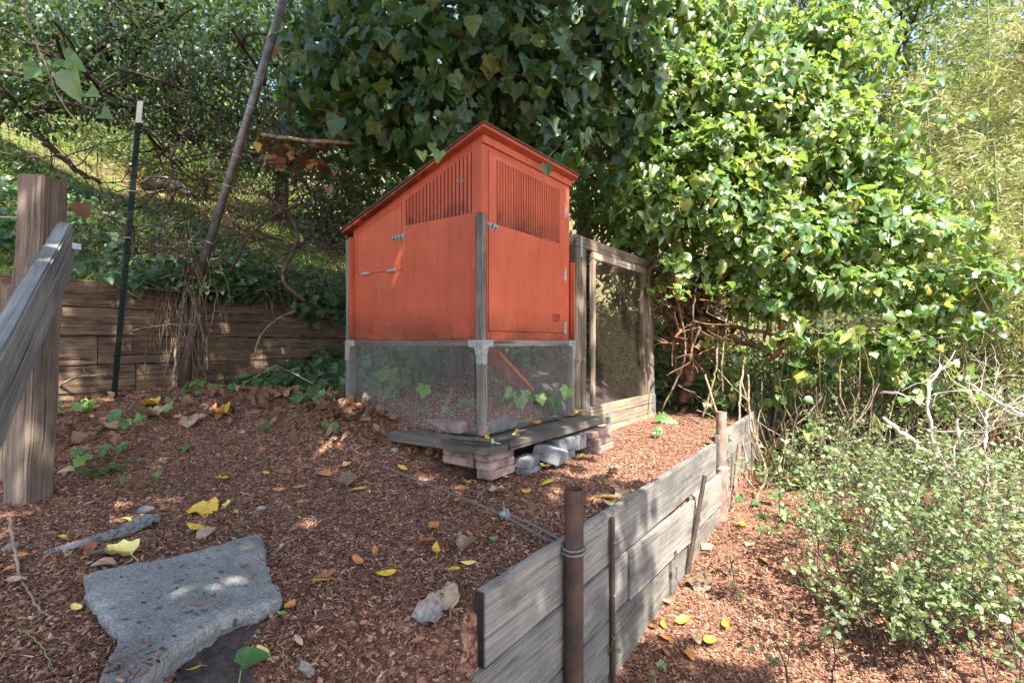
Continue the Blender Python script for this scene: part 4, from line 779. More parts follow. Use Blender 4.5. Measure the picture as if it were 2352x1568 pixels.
def rock(name, pts, rad, mat, label, cat, seed=0, sub=3, rough=.35):
    """lumpy stone running along pts"""
    bm = bmesh.new(); path = poly(pts, 0, 8); r_ = random.Random(seed); n = 22; rings = []
    for i, p in enumerate(path):
        t = i/(len(path)-1); rr = rad*(.45+.75*t if name == 'concrete_chunk' else 1)*(math.sin(math.pi*min(1, .12+t*.86))**.5)
        tg = (path[min(i+1, len(path)-1)]-path[max(i-1, 0)]).normalized(); s = tg.cross(Vector((0, 0, 1))).normalized(); u = s.cross(tg)
        rings.append([bm.verts.new(p+(s*math.cos(a)*1.05+u*math.sin(a)*.6)*rr*(1+r_.uniform(-rough, rough)*.6)) for a in [2*math.pi*k/n for k in range(n)]])
    for i in range(len(rings)-1):
        for k in range(n): bm.faces.new((rings[i][k], rings[i][(k+1) % n], rings[i+1][(k+1) % n], rings[i+1][k]))
    bm.faces.new(rings[0][::-1]); bm.faces.new(rings[-1]); bmesh.ops.recalc_face_normals(bm, faces=bm.faces)
    me = bpy.data.meshes.new(name); bm.to_mesh(me); bm.free(); o = link(name, me, None, M[mat]); origin_to(o, pts[0]); return tag(o, label, cat)
G = lambda px, py, l=0: on_ground(px, py, l)
rock('concrete_chunk', [G(88, 1275), G(200, 1248, .01), G(280, 1222, .02), G(335, 1195, .035), G(368, 1190, .03)], .042, 'concrete', 'long rough concrete chunk tapering to the left, above the slab', 'concrete chunk', 3)
rock('pebble', [G(325, 1172, .0), G(345, 1172, .02)], .03, 'concrete', 'small grey stone touching the far end of the long concrete chunk', 'stone', 5)
for k, (px, py, s, lb) in enumerate(((600, 1170, .018, 'small flat grey stone in the mulch behind the slab corner'), (838, 945, .03, 'rounded grey stone at the left end of the edging stone'), (1250, 770+250, .02, 'tiny stone beside the pink pavers'), (25, 1262, .03, 'grey stone at the left edge under the post'), (700, 1545, .03, 'grey stone at the bottom edge right of the bare soil'), (905, 1035, .03, 'mossy stone at the right end of the edging stone'))):
    rock('stone', [G(px-8, py), G(px+10, py, .006)], s, 'stone', lb, 'stone', 20+k)

# ------------------------------------------------------------------ fallen leaves, each a thing
def dryleaf(kind, seed):
    r = random.Random(seed); nx, ny = 4, 8; V = []; cup = r.uniform(.2, 1.6) if kind != 'lance' else r.uniform(-.3, 1.4); bend = r.uniform(-.7, 1.1); tw = r.uniform(-.5, .5)
    for j in range(ny+1):
        t = j/ny
        if kind == 'lance': w = .21*math.sin(math.pi*min(1, t*.96+.03))**.8*(1.1-.4*t)
        elif kind == 'broad': w = .40*(math.sin(math.pi*(t**.75*.97+.02))**.7)*(1+.15*math.sin(11*t+seed))
        else: w = .30*math.sin(math.pi*min(1, t**.85*.97+.02))**.8
        for i in range(nx+1):
            s = i/nx*2-1; x = s*w; z = cup*x*x*2.2+bend*(t-.5)**2*.8+tw*s*w*(t-.5)+r.gauss(0, .012 if kind == 'broad' else .004); z += (.10*math.sin(7*s+seed)*math.sin(9*t+seed)*abs(s) if kind == 'broad' else 0); V.append((x, t-.5-(.10*(abs(s)-.5) if kind == 'broad' and j > 0 else 0), z+.05))
    F = [(j*(nx+1)+i, j*(nx+1)+i+1, (j+1)*(nx+1)+i+1, (j+1)*(nx+1)+i) for j in range(ny) for i in range(nx)]
    m = MB(); m.add(V, F); m.tube([(0, -.5, .06+bend*.2), (0.03, -.68, .05), (.02, -.82, .03)], .012, 4); return m
DL = {}
for kd in ('lance', 'broad', 'oval'):
    for v in range(4):
        for cn in LM:
            pass
def fallen(px, py, wpx, kind, colr, ang, label, lift=.006, base=None):
    p = base if base is not None else on_ground(px, py, lift); D = -ST*p.x+CT*p.y; s = wpx/1176*D*1.12; v = (px*7+py) % 4; key = (kind, colr, v)
    if key not in DL:
        me = dryleaf(kind, v*13+len(kind)).mesh('leaf', True); me.materials.append(LM[colr]); DL[key] = me
    o = bpy.data.objects.new('fallen_leaf', DL[key]); COL.objects.link(o); q = gnormal(p.x, p.y).to_track_quat('Z', 'Y'); rr = random.Random(px*31+py)
    o.matrix_basis = Matrix.Translation(p+Vector((0, 0, .012))) @ q.to_matrix().to_4x4() @ Matrix.Rotation(math.radians(ang)-TH*0, 4, 'Z') @ Matrix.Rotation(rr.uniform(-.35, .35), 4, 'Y') @ Matrix.Rotation(rr.uniform(-.25, .25), 4, 'X') @ Matrix.Scale(s, 4)
    tag(o, label, 'leaf', 'fallen leaves on the ground')
FL = [(462, 1176, 62, 'broad', 'yellow', 110, 'large yellow leaf lying just right of the long concrete chunk'), (450, 1219, 52, 'lance', 'yellow', 120, 'slim curved yellow leaf between the chunk and the slab'),
 (476, 1232, 52, 'oval', 'tan', 110, 'tan curled leaf at the back edge of the slab'), (523, 1168, 28, 'oval', 'pale', 40, 'small pale yellow leaf behind the slab, upper of a pair'), (541, 1186, 30, 'lance', 'yellow', 100, 'small yellow leaf behind the slab, lower of a pair'),
 (342, 938, 40, 'broad', 'yellow', 80, 'bright yellow curled leaf near the foot of the green fence post'), (512, 956, 44, 'broad', 'yellow', 70, 'bright yellow leaf on the mulch in front of the leaning pipe'), (345, 965, 60, 'broad', 'tan', 60, 'tan dry leaf just below the yellow one by the green fence post'),
 (440, 975, 44, 'broad', 'tan', 20, 'pale tan pointed leaf right of the yellow leaf by the fence post'), (176, 1407, 28, 'oval', 'pale', 10, 'pale yellow green leaf left of the slab'), (287, 1205, 24, 'oval', 'yellow', 30, 'small yellow leaf on the long concrete chunk'), (205, 1272, 60, 'lance', 'rust', 100, 'long rust brown leaf in the pile at the slab corner'),
 (226, 1284, 50, 'oval', 'grey', 60, 'grey curled leaf in the pile at the slab corner'), (272, 1284, 66, 'broad', 'pale', 90, 'large pale yellow leaf in the pile at the slab corner'), (305, 1272, 44, 'lance', 'orange', 130, 'orange pointed leaf at the right of the pile by the slab'), (238, 1302, 44, 'oval', 'tan', 100, 'round tan leaf lying on the corner of the slab'),
 (45, 1286, 26, 'oval', 'orange', 20, 'small orange leaf by the twig at the left edge'), (36, 1345, 34, 'oval', 'tan', 150, 'tan leaf under the twig at the left edge'), (18, 1320, 26, 'oval', 'orange', 60, 'orange leaf cut by the left edge of the picture'), (140, 1240, 22, 'oval', 'yellow', 60, 'small yellow leaf left of the long chunk'),
 (737, 1344, 42, 'lance', 'yellow', 95, 'yellow leaf right of the slab with a rust one over it'), (747, 1332, 44, 'lance', 'rust', 80, 'rust leaf lying over the yellow one right of the slab'), (884, 1333, 46, 'lance', 'yellow', 92, 'long yellow leaf in the middle of the mulch'), (823, 1303, 42, 'lance', 'orange', 85, 'orange yellow leaf in the middle of the mulch'),
 (863, 1279, 34, 'lance', 'orange', 140, 'orange brown leaf standing up in the middle of the mulch'), (1001, 1270, 46, 'lance', 'yellow', 70, 'curved yellow leaf left of the cable loop'), (983, 1256, 40, 'oval', 'rust', 100, 'rust leaf above the curved yellow one'), (1040, 1314, 32, 'lance', 'yellow', 100, 'flat yellow leaf near the end of the plank wall'),
 (1075, 1304, 32, 'lance', 'pale', 20, 'pale yellow leaf nearest the end of the plank wall'), (1065, 1265, 50, 'broad', 'brown', 70, 'brown crumpled leaf left of the thick pipe'), (1078, 1238, 34, 'lance', 'orange', 140, 'orange leaf leaning on the crumpled brown one'), (1133, 1250, 28, 'oval', 'green', 95, 'small green leaf left of the thick pipe'),
 (997, 1218, 36, 'oval', 'orange', 92, 'orange brown leaf below the middle of the cable'), (1229, 1240, 26, 'oval', 'orange', 20, 'small orange leaf between cable and thick pipe'), (798, 1211, 22, 'lance', 'orange', 150, 'tiny orange leaf upright in the middle mulch'), (790, 1118, 54, 'broad', 'brown', 60, 'large dull brown curled leaf in front of the deck'),
 (820, 1130, 34, 'lance', 'yellow', 110, 'yellow leaf tucked beside the large brown curled one'), (797, 1076, 30, 'oval', 'pale', 60, 'pale green yellow leaf left of the cable end'), (745, 1091, 40, 'lance', 'orange', 92, 'orange leaf left of the large brown curled one'), (691, 1126, 34, 'lance', 'orange', 75, 'orange leaf in the mulch, left of the brown curled leaf'),
 (641, 1133, 28, 'lance', 'orange', 95, 'thin orange leaf right of the young ivy'), (456, 1125, 30, 'lance', 'orange', 85, 'small orange leaf above the large yellow one'), (514, 1107, 28, 'broad', 'yellow', 30, 'curled golden leaf among the mulch behind the slab'), (690, 1088, 20, 'oval', 'orange', 160, 'small upright orange leaf in the back mulch'), (925, 1081, 26, 'lance', 'yellow', 40, 'yellow leaf just above the cable'),
 (908, 1101, 26, 'lance', 'orange', 90, 'thin orange leaf just below the cable'), (1070, 1112, 32, 'oval', 'yellow', 88, 'golden leaf in front of the pink paver stack'), (1052, 1155, 24, 'oval', 'yellow', 95, 'small yellow leaf touching the cable'), (1142, 1137, 40, 'broad', 'tan', 95, 'tan dry leaf in front of the paver corner'), (1129, 1197, 24, 'oval', 'yellow', 110, 'yellow leaf below the tan dry leaf near the cable clamp'),
 (1160, 1103, 20, 'oval', 'pale', 20, 'pale yellow leaf at the foot of the pink pavers'), (1210, 1137, 24, 'oval', 'yellow', 20, 'yellow leaf below the pink paver stack'), (1255, 1078, 28, 'broad', 'pale', 60, 'cream coloured round leaf beside the grey pavers'), (1258, 1112, 34, 'lance', 'yellow', 100, 'golden leaf in front of the cream round one'), (1337, 1055, 20, 'oval', 'yellow', 90, 'small yellow leaf beside the tilted paver'),
 (1405, 1163, 48, 'oval', 'pale', 95, 'pale leaf resting by the top edge of the plank wall'), (1430, 1140, 44, 'broad', 'tan', 110, 'tan rolled leaf behind the top edge of the plank wall'), (1395, 1145, 38, 'lance', 'yellow', 70, 'yellow leaf left of the tan rolled one at the plank wall'), (1360, 1150, 26, 'lance', 'orange', 110, 'orange leaf left of the plank wall top'), (1408, 1088, 26, 'broad', 'tan', 30, 'small tan leaf halfway along the sunlit mulch'),
 (1030, 1388, 66, 'broad', 'tan', 30, 'large pale tan leaf with long stalk left of the plank end'), (984, 1424, 66, 'broad', 'grey', 110, 'large grey curled leaf left of the plank end'), (606, 1518, 46, 'lance', 'pale', 15, 'pale yellow green leaf at the bottom beside the bare soil'), (666, 1405, 32, 'oval', 'orange', 60, 'orange leaf touching the right tip of the slab'), (648, 1420, 24, 'lance', 'green', 120, 'green leaf by the right tip of the slab'),
 (685, 1487, 30, 'lance', 'tan', 15, 'tan leaf right of the bare soil'), (445, 1560, 30, 'oval', 'yellow', 40, 'yellow leaf at the bottom edge over the slab'), (815, 1380, 30, 'lance', 'rust', 85, 'rust leaf in the near mulch'), (735, 1290, 24, 'lance', 'rust', 45, 'small rust leaf in the middle mulch, left of the orange yellow one'), (960, 1480, 30, 'lance', 'rust', 100, 'rust leaf at the bottom centre'), (610, 1095, 20, 'oval', 'yellow', 60, 'tiny yellow leaf in the back mulch'),
 (905, 1215, 22, 'oval', 'rust', 80, 'tiny rust leaf below the cable'), (850, 1176, 20, 'oval', 'tan', 120, 'tiny tan leaf in the middle mulch'),
 (1530, 1475, 30, 'lance', 'orange', 80, 'orange leaf on the lower path near the bottom'), (1528, 1474+28, 30, 'lance', 'rust', 50, 'rust leaf on the lower path beside the wall'), (1568, 1437, 32, 'oval', 'yellow', 92, 'yellow leaf on the lower path, middle of the yellow ones'), (1525, 1475-36, 20, 'oval', 'yellow', 60, 'small yellow leaf on the lower path near the wall'), (1528, 1388, 26, 'lance', 'pale', 88, 'slim pale leaf on the lower path near the wall'),
 (1628, 1485, 38, 'oval', 'yellow', 110, 'bright yellow leaf on the lower path by the shrub'), (1600, 1478, 26, 'oval', 'tan', 20, 'tan leaf left of the bright yellow one on the lower path'), (1668, 1445, 28, 'oval', 'yellow', 30, 'golden leaf at the edge of the shrub on the lower path'), (1600, 1342, 60, 'broad', 'brown', 60, 'large brown crumpled leaf with long stalk on the lower path'), (1582, 1510, 30, 'oval', 'orange', 60, 'orange leaf at the bottom of the lower path'),
 (1622, 1260, 30, 'broad', 'pale', 60, 'pale sunlit leaf high on the lower path'), (1722, 1252, 30, 'broad', 'tan', 20, 'sunlit tan leaf near the shrub tips'), (1755, 1290, 26, 'oval', 'orange', 50, 'sunlit orange leaf near the shrub tips'), (1700, 1210, 24, 'oval', 'yellow', 80, 'sunlit yellow leaf at the foot of the far wall'), (1500, 1445, 22, 'lance', 'rust', 80, 'rust leaf close against the wall foot'), (1640, 1205, 26, 'broad', 'pale', 40, 'cream leaf close to the foot of the far wall')]
for f in FL: fallen(*f)
for px, py, w, kd, c, a, lb in ((1188, 999, 30, 'oval', 'yellow', 95, 'yellow leaf on the deck beside the trowel blade'), (1120, 1012, 28, 'lance', 'yellow', 60, 'yellow leaf on the deck under the trowel handle'), (1230, 975, 34, 'lance', 'orange', 110, 'orange leaf on the deck against the right mesh'), (1180, 1004, 20, 'lance', 'pale', 90, 'slim pale leaf on the deck corner'),
                             (1283, 968, 30, 'oval', 'tan', 90, 'tan leaf on the deck in front of the right mesh'), (1330, 952, 26, 'oval', 'yellow', 80, 'yellow leaf at the far end of the deck'), (1318, 958, 24, 'lance', 'orange', 120, 'orange leaf at the far end of the deck')):
    D = (CH-ZD-.004)*1176/(py-784); p = at(px, py, D); p.z = ZD+.003; fallen(px, py, w, kd, c, a, lb, base=p)

# ------------------------------------------------------------------ leaf litter heaped by the coop, straw bits
def litter(name, spots, n, s0, s1, label, spread=.25, height=.08, tms=None, mat='dead'):
    P = []; 
    for px, py in spots:
        c = on_ground(px, py)
        for k in range(n // len(spots)):
            x = c.x+R.gauss(0, spread*.5); y = c.y+R.gauss(0, spread*.5)
            if x > -3.12 and y > 2.3: x = -3.15-R.random()*.12
            P.append((x, y, float(H(x, y))+R.uniform(.0, height)*math.exp(-((x-c.x)**2+(y-c.y)**2)/(spread**2))))
    P = np.array(P); n = len(P); Nr = np.array([0, 0, 1.])+NR.normal(0, .65, (n, 3)); Tp = NR.normal(0, 1, (n, 3)); S = NR.uniform(s0, s1, n); h = n//2
    o = cloud(name, [(T_IVY2, P[:h], Nr[:h], Tp[:h], S[:h]), (T_OVAL, P[h:], Nr[h:], Tp[h:], S[h:]*1.1)], M[mat], curl=1.0); return tag(o, label, 'leaf litter')
litter('leaf_litter', [(800, 945), (840, 935), (770, 925), (860, 975), (820, 980)], 330, .03, .085, 'drift of brown and orange dead leaves at the left leg of the coop', .34, .075)
litter('leaf_litter', [(560, 910), (650, 915), (720, 905), (480, 900), (750, 945), (620, 930)], 260, .04, .11, 'scattered brown dead leaves along the foot of the board wall', .5, .03)
litter('leaf_litter', [(200, 930), (230, 1000), (180, 1080), (300, 1040), (160, 980)], 110, .04, .10, 'brown dead leaves among ivy beside the rough post', .3, .03)
litter('leaf_litter', [(1530, 985), (1600, 970), (1500, 965), (1580, 1000), (1660, 1010)], 160, .04, .10, 'dry leaves under the ivy between the run and the far pipe', .4, .03)
litter('leaf_litter', [(960, 1030), (1000, 1045), (930, 1010)], 60, .03, .07, 'orange leaves below the front board of the deck', .16, .02)
def straws():
    b = MB()
    for k in range(520):
        D = R.uniform(1.0, 4.2); a = R.uniform(-.98, .75)*D; x = CT*a-ST*D; y = ST*a+CT*D
        if x < -5.3 or (x < -1.6 and y > 2.1 and x > -3.2): continue
        p = Vector((x, y, float(H(x, y))+.012)); an = R.uniform(0, 6.28); L = R.uniform(.015, .06); d = Vector((math.cos(an), math.sin(an), R.uniform(-.1, .35)))*L; sd = Vector((-d.y, d.x, 0)).normalized()*L*.2*R.uniform(-1, 1)
        b.tube([p-d*.5, p+sd, p+d*.5], R.uniform(.0006, .0016), 3, False)
    tag(b.build('straw_bits', M['vine']), 'pale slivers of straw and twig scattered over the bark mulch', 'straw', kind='stuff')
straws()
def twig(pts, r, mat, label, name='twig', cat='twig', jit=.004, side=0, grp=None, world=False):
    P = pts if world else [on_ground(x, y, l) for x, y, l in pts]; b = MB(); pa = poly(P, jit, 6); n = len(pa); b.tube(pa, [r*(1-.55*i/n) for i in range(n)], 6)
    for k in range(side):
        i = R.randrange(2, n-2); d = (pa[i+1]-pa[i-1]).normalized(); q = Vector((R.gauss(0, .5), R.gauss(0, .5), R.gauss(.2, .4)))+d*.7; q = q.normalized()*R.uniform(.04, .14); b.tube([pa[i], pa[i]+q*.5+Vector((0, 0, .004)), pa[i]+q], [r*.5, r*.4, r*.2], 5)
    o = b.build(name, M[mat], None, True); origin_to(o, pa[0]); return tag(o, label, cat, grp)
twig([(22, 1190, .16), (35, 1270, .05), (50, 1330, .02), (82, 1390, .015), (118, 1420, .012)], .006, 'vine', 'brown twig hanging beside the rough post down onto the mulch', side=2)
twig([(55, 1445, .01), (90, 1480, .03), (112, 1520, .02), (118, 1560, .01)], .0025, 'stem_green', 'thin green curved stem at the bottom left', side=0)
twig([(190, 1160, .01), (230, 1145, .02), (250, 1120, .03)], .006, 'vine', 'short pale branched twig below the ivy at the left', side=1)
twig([(880, 1040, .02), (960, 1010, .04), (1040, 1004, .13)], .004, 'vine_dark', 'long dark twig lying across the front deck board', side=0)
twig([(1440, 985, .05), (1520, 1000, .04), (1640, 1020, .04)], .007, 'vine', 'pale stick lying from the run towards the far pipe', side=0)
twig([(180, 1475, .01), (195, 1510, .02), (212, 1540, .01)], .0018, 'vine_dark', 'fine dark stalk on the mulch left of the slab', side=1)
twig([(340, 1100, .01), (390, 1108, .02), (440, 1118, .03), (475, 1130, .01)], .004, 'vine_dark', 'dark twig on the mulch right of the young ivy plants', side=2)
twig([(970, 1350, .02), (1010, 1372, .03), (1035, 1398, .01)], .0025, 'vine', 'curved leaf stalk beside the large tan leaf', side=0)
# ================================================================== VEGETATION
def A(px, py, D): return np.array(at(px, py, D))
def path_px(pts, jit=0.0, n=6): return poly([at(*p) for p in pts], jit, n)
def ivy_mass(parent, blobs, mat, n, s0, s1, singles, up=.5, rnd=.55, toward=None, inner=.5, tms=(T_IVY, T_IVY2), pxlim=24):
    """leaves over lumpy blobs; the nearest and largest ones are parts of their own"""
    Ps, Ns = [], []; tot = sum(b_[3]*b_[5] for b_ in blobs)
    for (px, py, D, rx, ry, rz) in blobs:
        P, nn = blob_pts(A(px, py, D), (rx, ry, rz), int(n*rx*rz/tot), inner); Ps.append(P); Ns.append(nn)
    P = np.concatenate(Ps); nn = np.concatenate(Ns); keep = ~((P[:, 0] < XR+.06) & (P[:, 0] > XL-.06) & (P[:, 1] > YF-.06) & (P[:, 1] < YB+.1) & (P[:, 2] < 2.2))
    keep &= ~((P[:, 0] < -1.82) & (P[:, 0] > -3.2) & (P[:, 1] > 3.4) & (P[:, 1] < 5.3) & (P[:, 2] < 1.72)) & (P[:, 2] > H(P[:, 0], P[:, 1])+.05); P, nn = P[keep], nn[keep]
    Nr, Tp = orient(nn, up, rnd, 1.0, toward); S = NR.uniform(s0, s1, len(P))*np.where(NR.uniform(0, 1, len(P)) < .12, .6, 1)
    sx, sy = screen(P); D = depth(P); app = S/D*1176; vis = (sx > 10) & (sx < 2340) & (sy > 5) & (sy < 1500); front = (nn @ np.array([ST, -CT, 0])) > -.1
    sc = np.where(vis & front, app, 0); idx = np.argsort(-sc)[:singles]; rest = np.ones(len(P), bool); rest[idx] = False
    single_leaves('leaf', list(tms), P[idx], Nr[idx], Tp[idx], S[idx], mat, parent)
    r = np.where(rest)[0]; k = len(r)//len(tms); cloud('foliage', [(tms[i], P[r[i*k:(i+1)*k]], Nr[r[i*k:(i+1)*k]], Tp[r[i*k:(i+1)*k]], S[r[i*k:(i+1)*k]]) for i in range(len(tms))], mat, parent, curl=.9)
    return P, nn
def grow(b, p, d, L, r, lev, rr, spread=.7, up=.15, seg=5, nch=3, out=None, taper=.75):
    """recursive branching twig"""
    pts = [p.copy()]; q = p.copy(); dd = d.normalized()
    for i in range(seg):
        dd = (dd+Vector((rr.gauss(0, .16), rr.gauss(0, .16), rr.gauss(0, .12)+up*.12))).normalized(); q = q+dd*(L/seg); pts.append(q.copy())
    b.tube(pts, [r*(1-(1-taper)*i/seg) for i in range(seg+1)], 6 if r > .012 else 4 if r > .004 else 3, r > .01)
    if out is not None and lev <= 1: out += [(x.copy(), dd.copy()) for x in pts[1:]]
    if lev > 0:
        for k in range(nch):
            i = rr.randrange(max(1, seg//3), seg+1); nd = (dd*1.0+Vector((rr.gauss(0, spread), rr.gauss(0, spread), rr.gauss(0, spread*.8)+up))).normalized()
            grow(b, pts[i], nd, L*rr.uniform(.5, .8), r*rr.uniform(.45, .65), lev-1, rr, spread, up, seg, nch, out, taper)

ob_ = thing('fallen_branches', at(60, 330, 6.0), 'dark bare branches leaning across the upper left of the slope behind the fence', 'branches'); rr = random.Random(77)
for p, r in (([(-30, 150, 5.9), (60, 175, 6.0), (150, 190, 6.1), (240, 120, 6.2), (330, 60, 6.3)], .035), ([(60, 280, 6.6), (120, 340, 6.6), (175, 390, 6.6), (230, 420, 6.6)], .05), ([(-20, 350, 6.2), (80, 360, 6.2), (180, 350, 6.2), (330, 300, 6.1)], .014), ([(120, 230, 6.0), (260, 260, 6.0), (400, 330, 5.9), (520, 350, 5.8)], .014), ([(250, 200, 6.0), (400, 270, 6.0), (560, 290, 5.9)], .010), ([(380, 480, 6.1), (402, 440, 6.1), (396, 370, 6.1), (410, 300, 6.1)], .022), ([(330, 455, 6.0), (400, 430, 6.0), (480, 445, 6.0), (560, 420, 6.0)], .012)):
    b = MB(); pl = path_px(p, .02, 7); n_ = len(pl); b.tube(pl, [r*(1-.6*i/n_) for i in range(n_)], 7)
    for k in range(9): i = rr.randrange(2, n_); grow(b, pl[i], Vector((rr.gauss(0, 1), rr.gauss(0, 1), rr.gauss(0, .6))), rr.uniform(.3, .8), min(.008, r*.4), 1, rr, .6, 0)
    b.build('branch', M['bark_dark'], ob_)
# --- the ivy hanging over the coop (in shade)
iv = thing('ivy', at(980, 200, 4.2), 'dark glossy large leaved ivy hanging over the coop roof from above', 'ivy')
BL = [(950, 170, 4.1, .62, .55, .42), (1120, 120, 4.1, .62, .55, .42), (800, 190, 4.35, .5, .5, .36), (1010, 20, 4.4, 1.0, .7, .5), (1230, 220, 4.35, .55, .5, .42), (1290, 60, 4.6, .8, .6, .6), (770, 90, 4.9, .40, .4, .42), (1000, 265, 4.0, .42, .35, .28), (870, 290, 4.2, .36, .32, .22), (1270, 330, 4.35, .30, .35, .24), (700, 215, 5.0, .28, .3, .2), (1180, 300, 4.55, .5, .4, .35), (860, 285, 5.4, .7, .8, .34), (1000, 240, 5.8, .9, .8, .5), (800, 345, 5.6, .85, .9, .2), (1400, 190, 4.9, .5, .4, .8)]
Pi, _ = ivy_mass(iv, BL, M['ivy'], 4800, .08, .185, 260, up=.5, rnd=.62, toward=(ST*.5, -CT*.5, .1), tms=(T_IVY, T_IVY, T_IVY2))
b = MB(); rr = random.Random(5)
for p in ([(1500, 660, 5.6), (1420, 420, 5.2), (1300, 280, 4.8), (1100, 200, 4.5), (850, 190, 4.5), (700, 160, 4.7)], [(1400, 500, 5.4), (1350, 250, 4.9), (1250, 60, 4.7), (1200, -100, 4.6)], [(1300, 330, 4.7), (1050, 320, 4.5), (800, 330, 4.5), (600, 310, 4.7)], [(1066, 240, 3.9), (1060, 100, 4.0), (1055, 0, 4.1)]): b.tube(path_px(p, .01, 8), .016, 6)
for k in range(240):
    p = Vector(Pi[R.randrange(len(Pi))]); b.tube([p, p+Vector((R.gauss(0, .05), R.gauss(0, .05), .06)), p+Vector((R.gauss(0, .14), R.gauss(0, .14), R.uniform(.05, .2)))], .0028, 3, False)
b.build('stem', M['vine'], iv)
# bright young tip in front of the roof
yt = thing('ivy_tip', at(1000, 345, 3.0), 'small bright green ivy tip with three leaves reaching over the roof edge', 'ivy shoot')
b = MB(); b.tube(path_px([(960, 350, 3.1), (985, 358, 3.0), (1010, 358, 2.95)], .002), .003, 5); b.build('stem', M['vine'], yt)
def place_leaf(par, px, py, D, wpx, mat, tm=T_IVY, face=(0, 0, .2), tip=(0, 0, -1), name='leaf'):
    P = A(px, py, D); s = wpx/1176*D; Nr = np.array([ST, -CT, 0])+np.array(face)+NR.normal(0, .12, 3); single_leaves(name, [tm], P[None], Nr[None], np.array([tip], float)+NR.normal(0, .15, (1, 3)), np.array([s]), mat, par)
for px, py, w in ((970, 350, 26), (1010, 347, 36), (992, 330, 24), (958, 344, 12)): place_leaf(yt, px, py, 2.93, w, M['sprig'], T_IVY2)
lf = thing('ivy_tip', at(1255, 385, 3.6), 'dark ivy leaf hanging over the right roof edge', 'ivy shoot'); place_leaf(lf, 1255, 380, 3.35, 34, M['ivy'], T_IVY2); b = MB(); b.tube(path_px([(1255, 382, 3.36), (1262, 360, 3.5), (1275, 345, 3.8)], .002), .003, 5); b.build('stem', M['vine'], lf)

# --- the big sunlit ivy bush on the right
ir = thing('ivy_bush', at(1550, 950, 5.6), 'large sunlit ivy bush with pale shining leaves filling the right of the garden', 'ivy bush')
BR = [(1700, 250, 5.4, .80, .6, .62), (1600, 90, 5.7, .9, .7, .6), (1850, 330, 5.3, .75, .6, .52), (1990, 410, 5.2, .55, .5, .36), (1900, 120, 5.8, .65, .5, .55), (1500, 480, 5.1, .50, .45, .42), (1640, 470, 5.0, .55, .5, .42), (1800, 560, 5.0, .75, .6, .36), (2050, 540, 4.9, .70, .5, .30), (1960, 650, 4.9, .65, .5, .24), (2200, 640, 4.8, .45, .4, .18), (1500, 290, 5.4, .42, .4, .8), (1500, 40, 5.6, .5, .5, .5),
      (1600, 620, 5.3, .5, .4, .22), (1950, 790, 4.9, .50, .4, .16), (1760, 690, 5.1, .55, .4, .20), (1650, 340, 5.0, .42, .35, .32), (1850, 205, 5.2, .4, .35, .3), (1760, 390, 4.9, .4, .3, .25), (1960, 480, 4.9, .4, .35, .2), (2120, 720, 4.9, .35, .3, .14), (1860, 850, 5.0, .30, .3, .12), (2030, 860, 4.9, .28, .25, .10), (1560, 200, 5.3, .4, .4, .4), (2090, 470, 5.1, .3, .3, .16)]
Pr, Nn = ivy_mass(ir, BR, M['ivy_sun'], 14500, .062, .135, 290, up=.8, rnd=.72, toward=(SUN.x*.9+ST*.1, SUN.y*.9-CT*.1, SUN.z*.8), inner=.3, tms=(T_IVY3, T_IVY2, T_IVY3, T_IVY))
b = MB()
for k in range(420):
    i = R.randrange(len(Pr)); p = Vector(Pr[i]); d = Vector(Nn[i]); b.tube([p-d*.2, p-d*.05+Vector((0, 0, .03)), p+d*.08+Vector((R.gauss(0, .04), R.gauss(0, .04), .06))], .0028, 3, False)
b.build('shoot', M['stem_green'], ir)['kind'] = 'stuff'
b = MB(); sel = np.where(((Nn @ np.array([ST, -CT, .5])) > .5))[0]
for k in range(230):
    i = int(R.choice(sel)); p = Vector(Pr[i])+Vector(Nn[i])*.07; s = R.uniform(.012, .022)
    for j in range(16):
        d = Vector((R.gauss(0, 1), R.gauss(0, 1), R.gauss(0, 1))).normalized(); q = p+d*s; b.tube([p, q], .0007, 3, False); e = s*.16; b.add([q+Vector((e, 0, 0)), q+Vector((-e, e, 0)), q+Vector((-e, -e, 0)), q+Vector((0, 0, e*1.6)), q-Vector((0, 0, e*1.6))], [(0, 1, 3), (1, 2, 3), (2, 0, 3), (1, 0, 4), (2, 1, 4), (0, 2, 4)])
o = b.build('flower_heads', M['umbel'], ir); o['kind'] = 'stuff'
# its gnarled reddish stems
b = MB(); rr = random.Random(9)
TK = [([(1555, 1010, 5.6), (1575, 900, 5.6), (1590, 800, 5.5), (1600, 700, 5.4), (1640, 580, 5.4), (1700, 420, 5.5)], .075), ([(1580, 830, 5.55), (1640, 760, 5.4), (1720, 790, 5.3), (1800, 800, 5.2)], .04), ([(1600, 720, 5.4), (1660, 730, 5.2), (1700, 690, 5.2), (1730, 650, 5.3), (1800, 600, 5.2), (1900, 520, 5.2)], .045),
      ([(1680, 650, 5.3), (1640, 665, 5.2), (1600, 740, 5.3), (1560, 700, 5.4), (1540, 600, 5.3), (1520, 500, 5.2)], .035), ([(1760, 830, 5.1), (1800, 780, 5.0), (1790, 730, 5.0), (1815, 700, 5.0), (1870, 690, 5.0)], .036), ([(1640, 745, 5.3), (1760, 765, 5.2), (1860, 775, 5.1), (1960, 760, 5.0), (2100, 765, 4.9)], .022),
      ([(1560, 690, 5.5), (1545, 760, 5.4), (1552, 850, 5.4)], .020), ([(1600, 800, 5.4), (1560, 740, 5.3), (1500, 700, 5.4)], .028), ([(1640, 620, 5.3), (1560, 600, 5.3), (1500, 640, 5.4)], .025), ([(1610, 690, 5.2), (1690, 600, 5.1), (1740, 520, 5.2)], .03)]
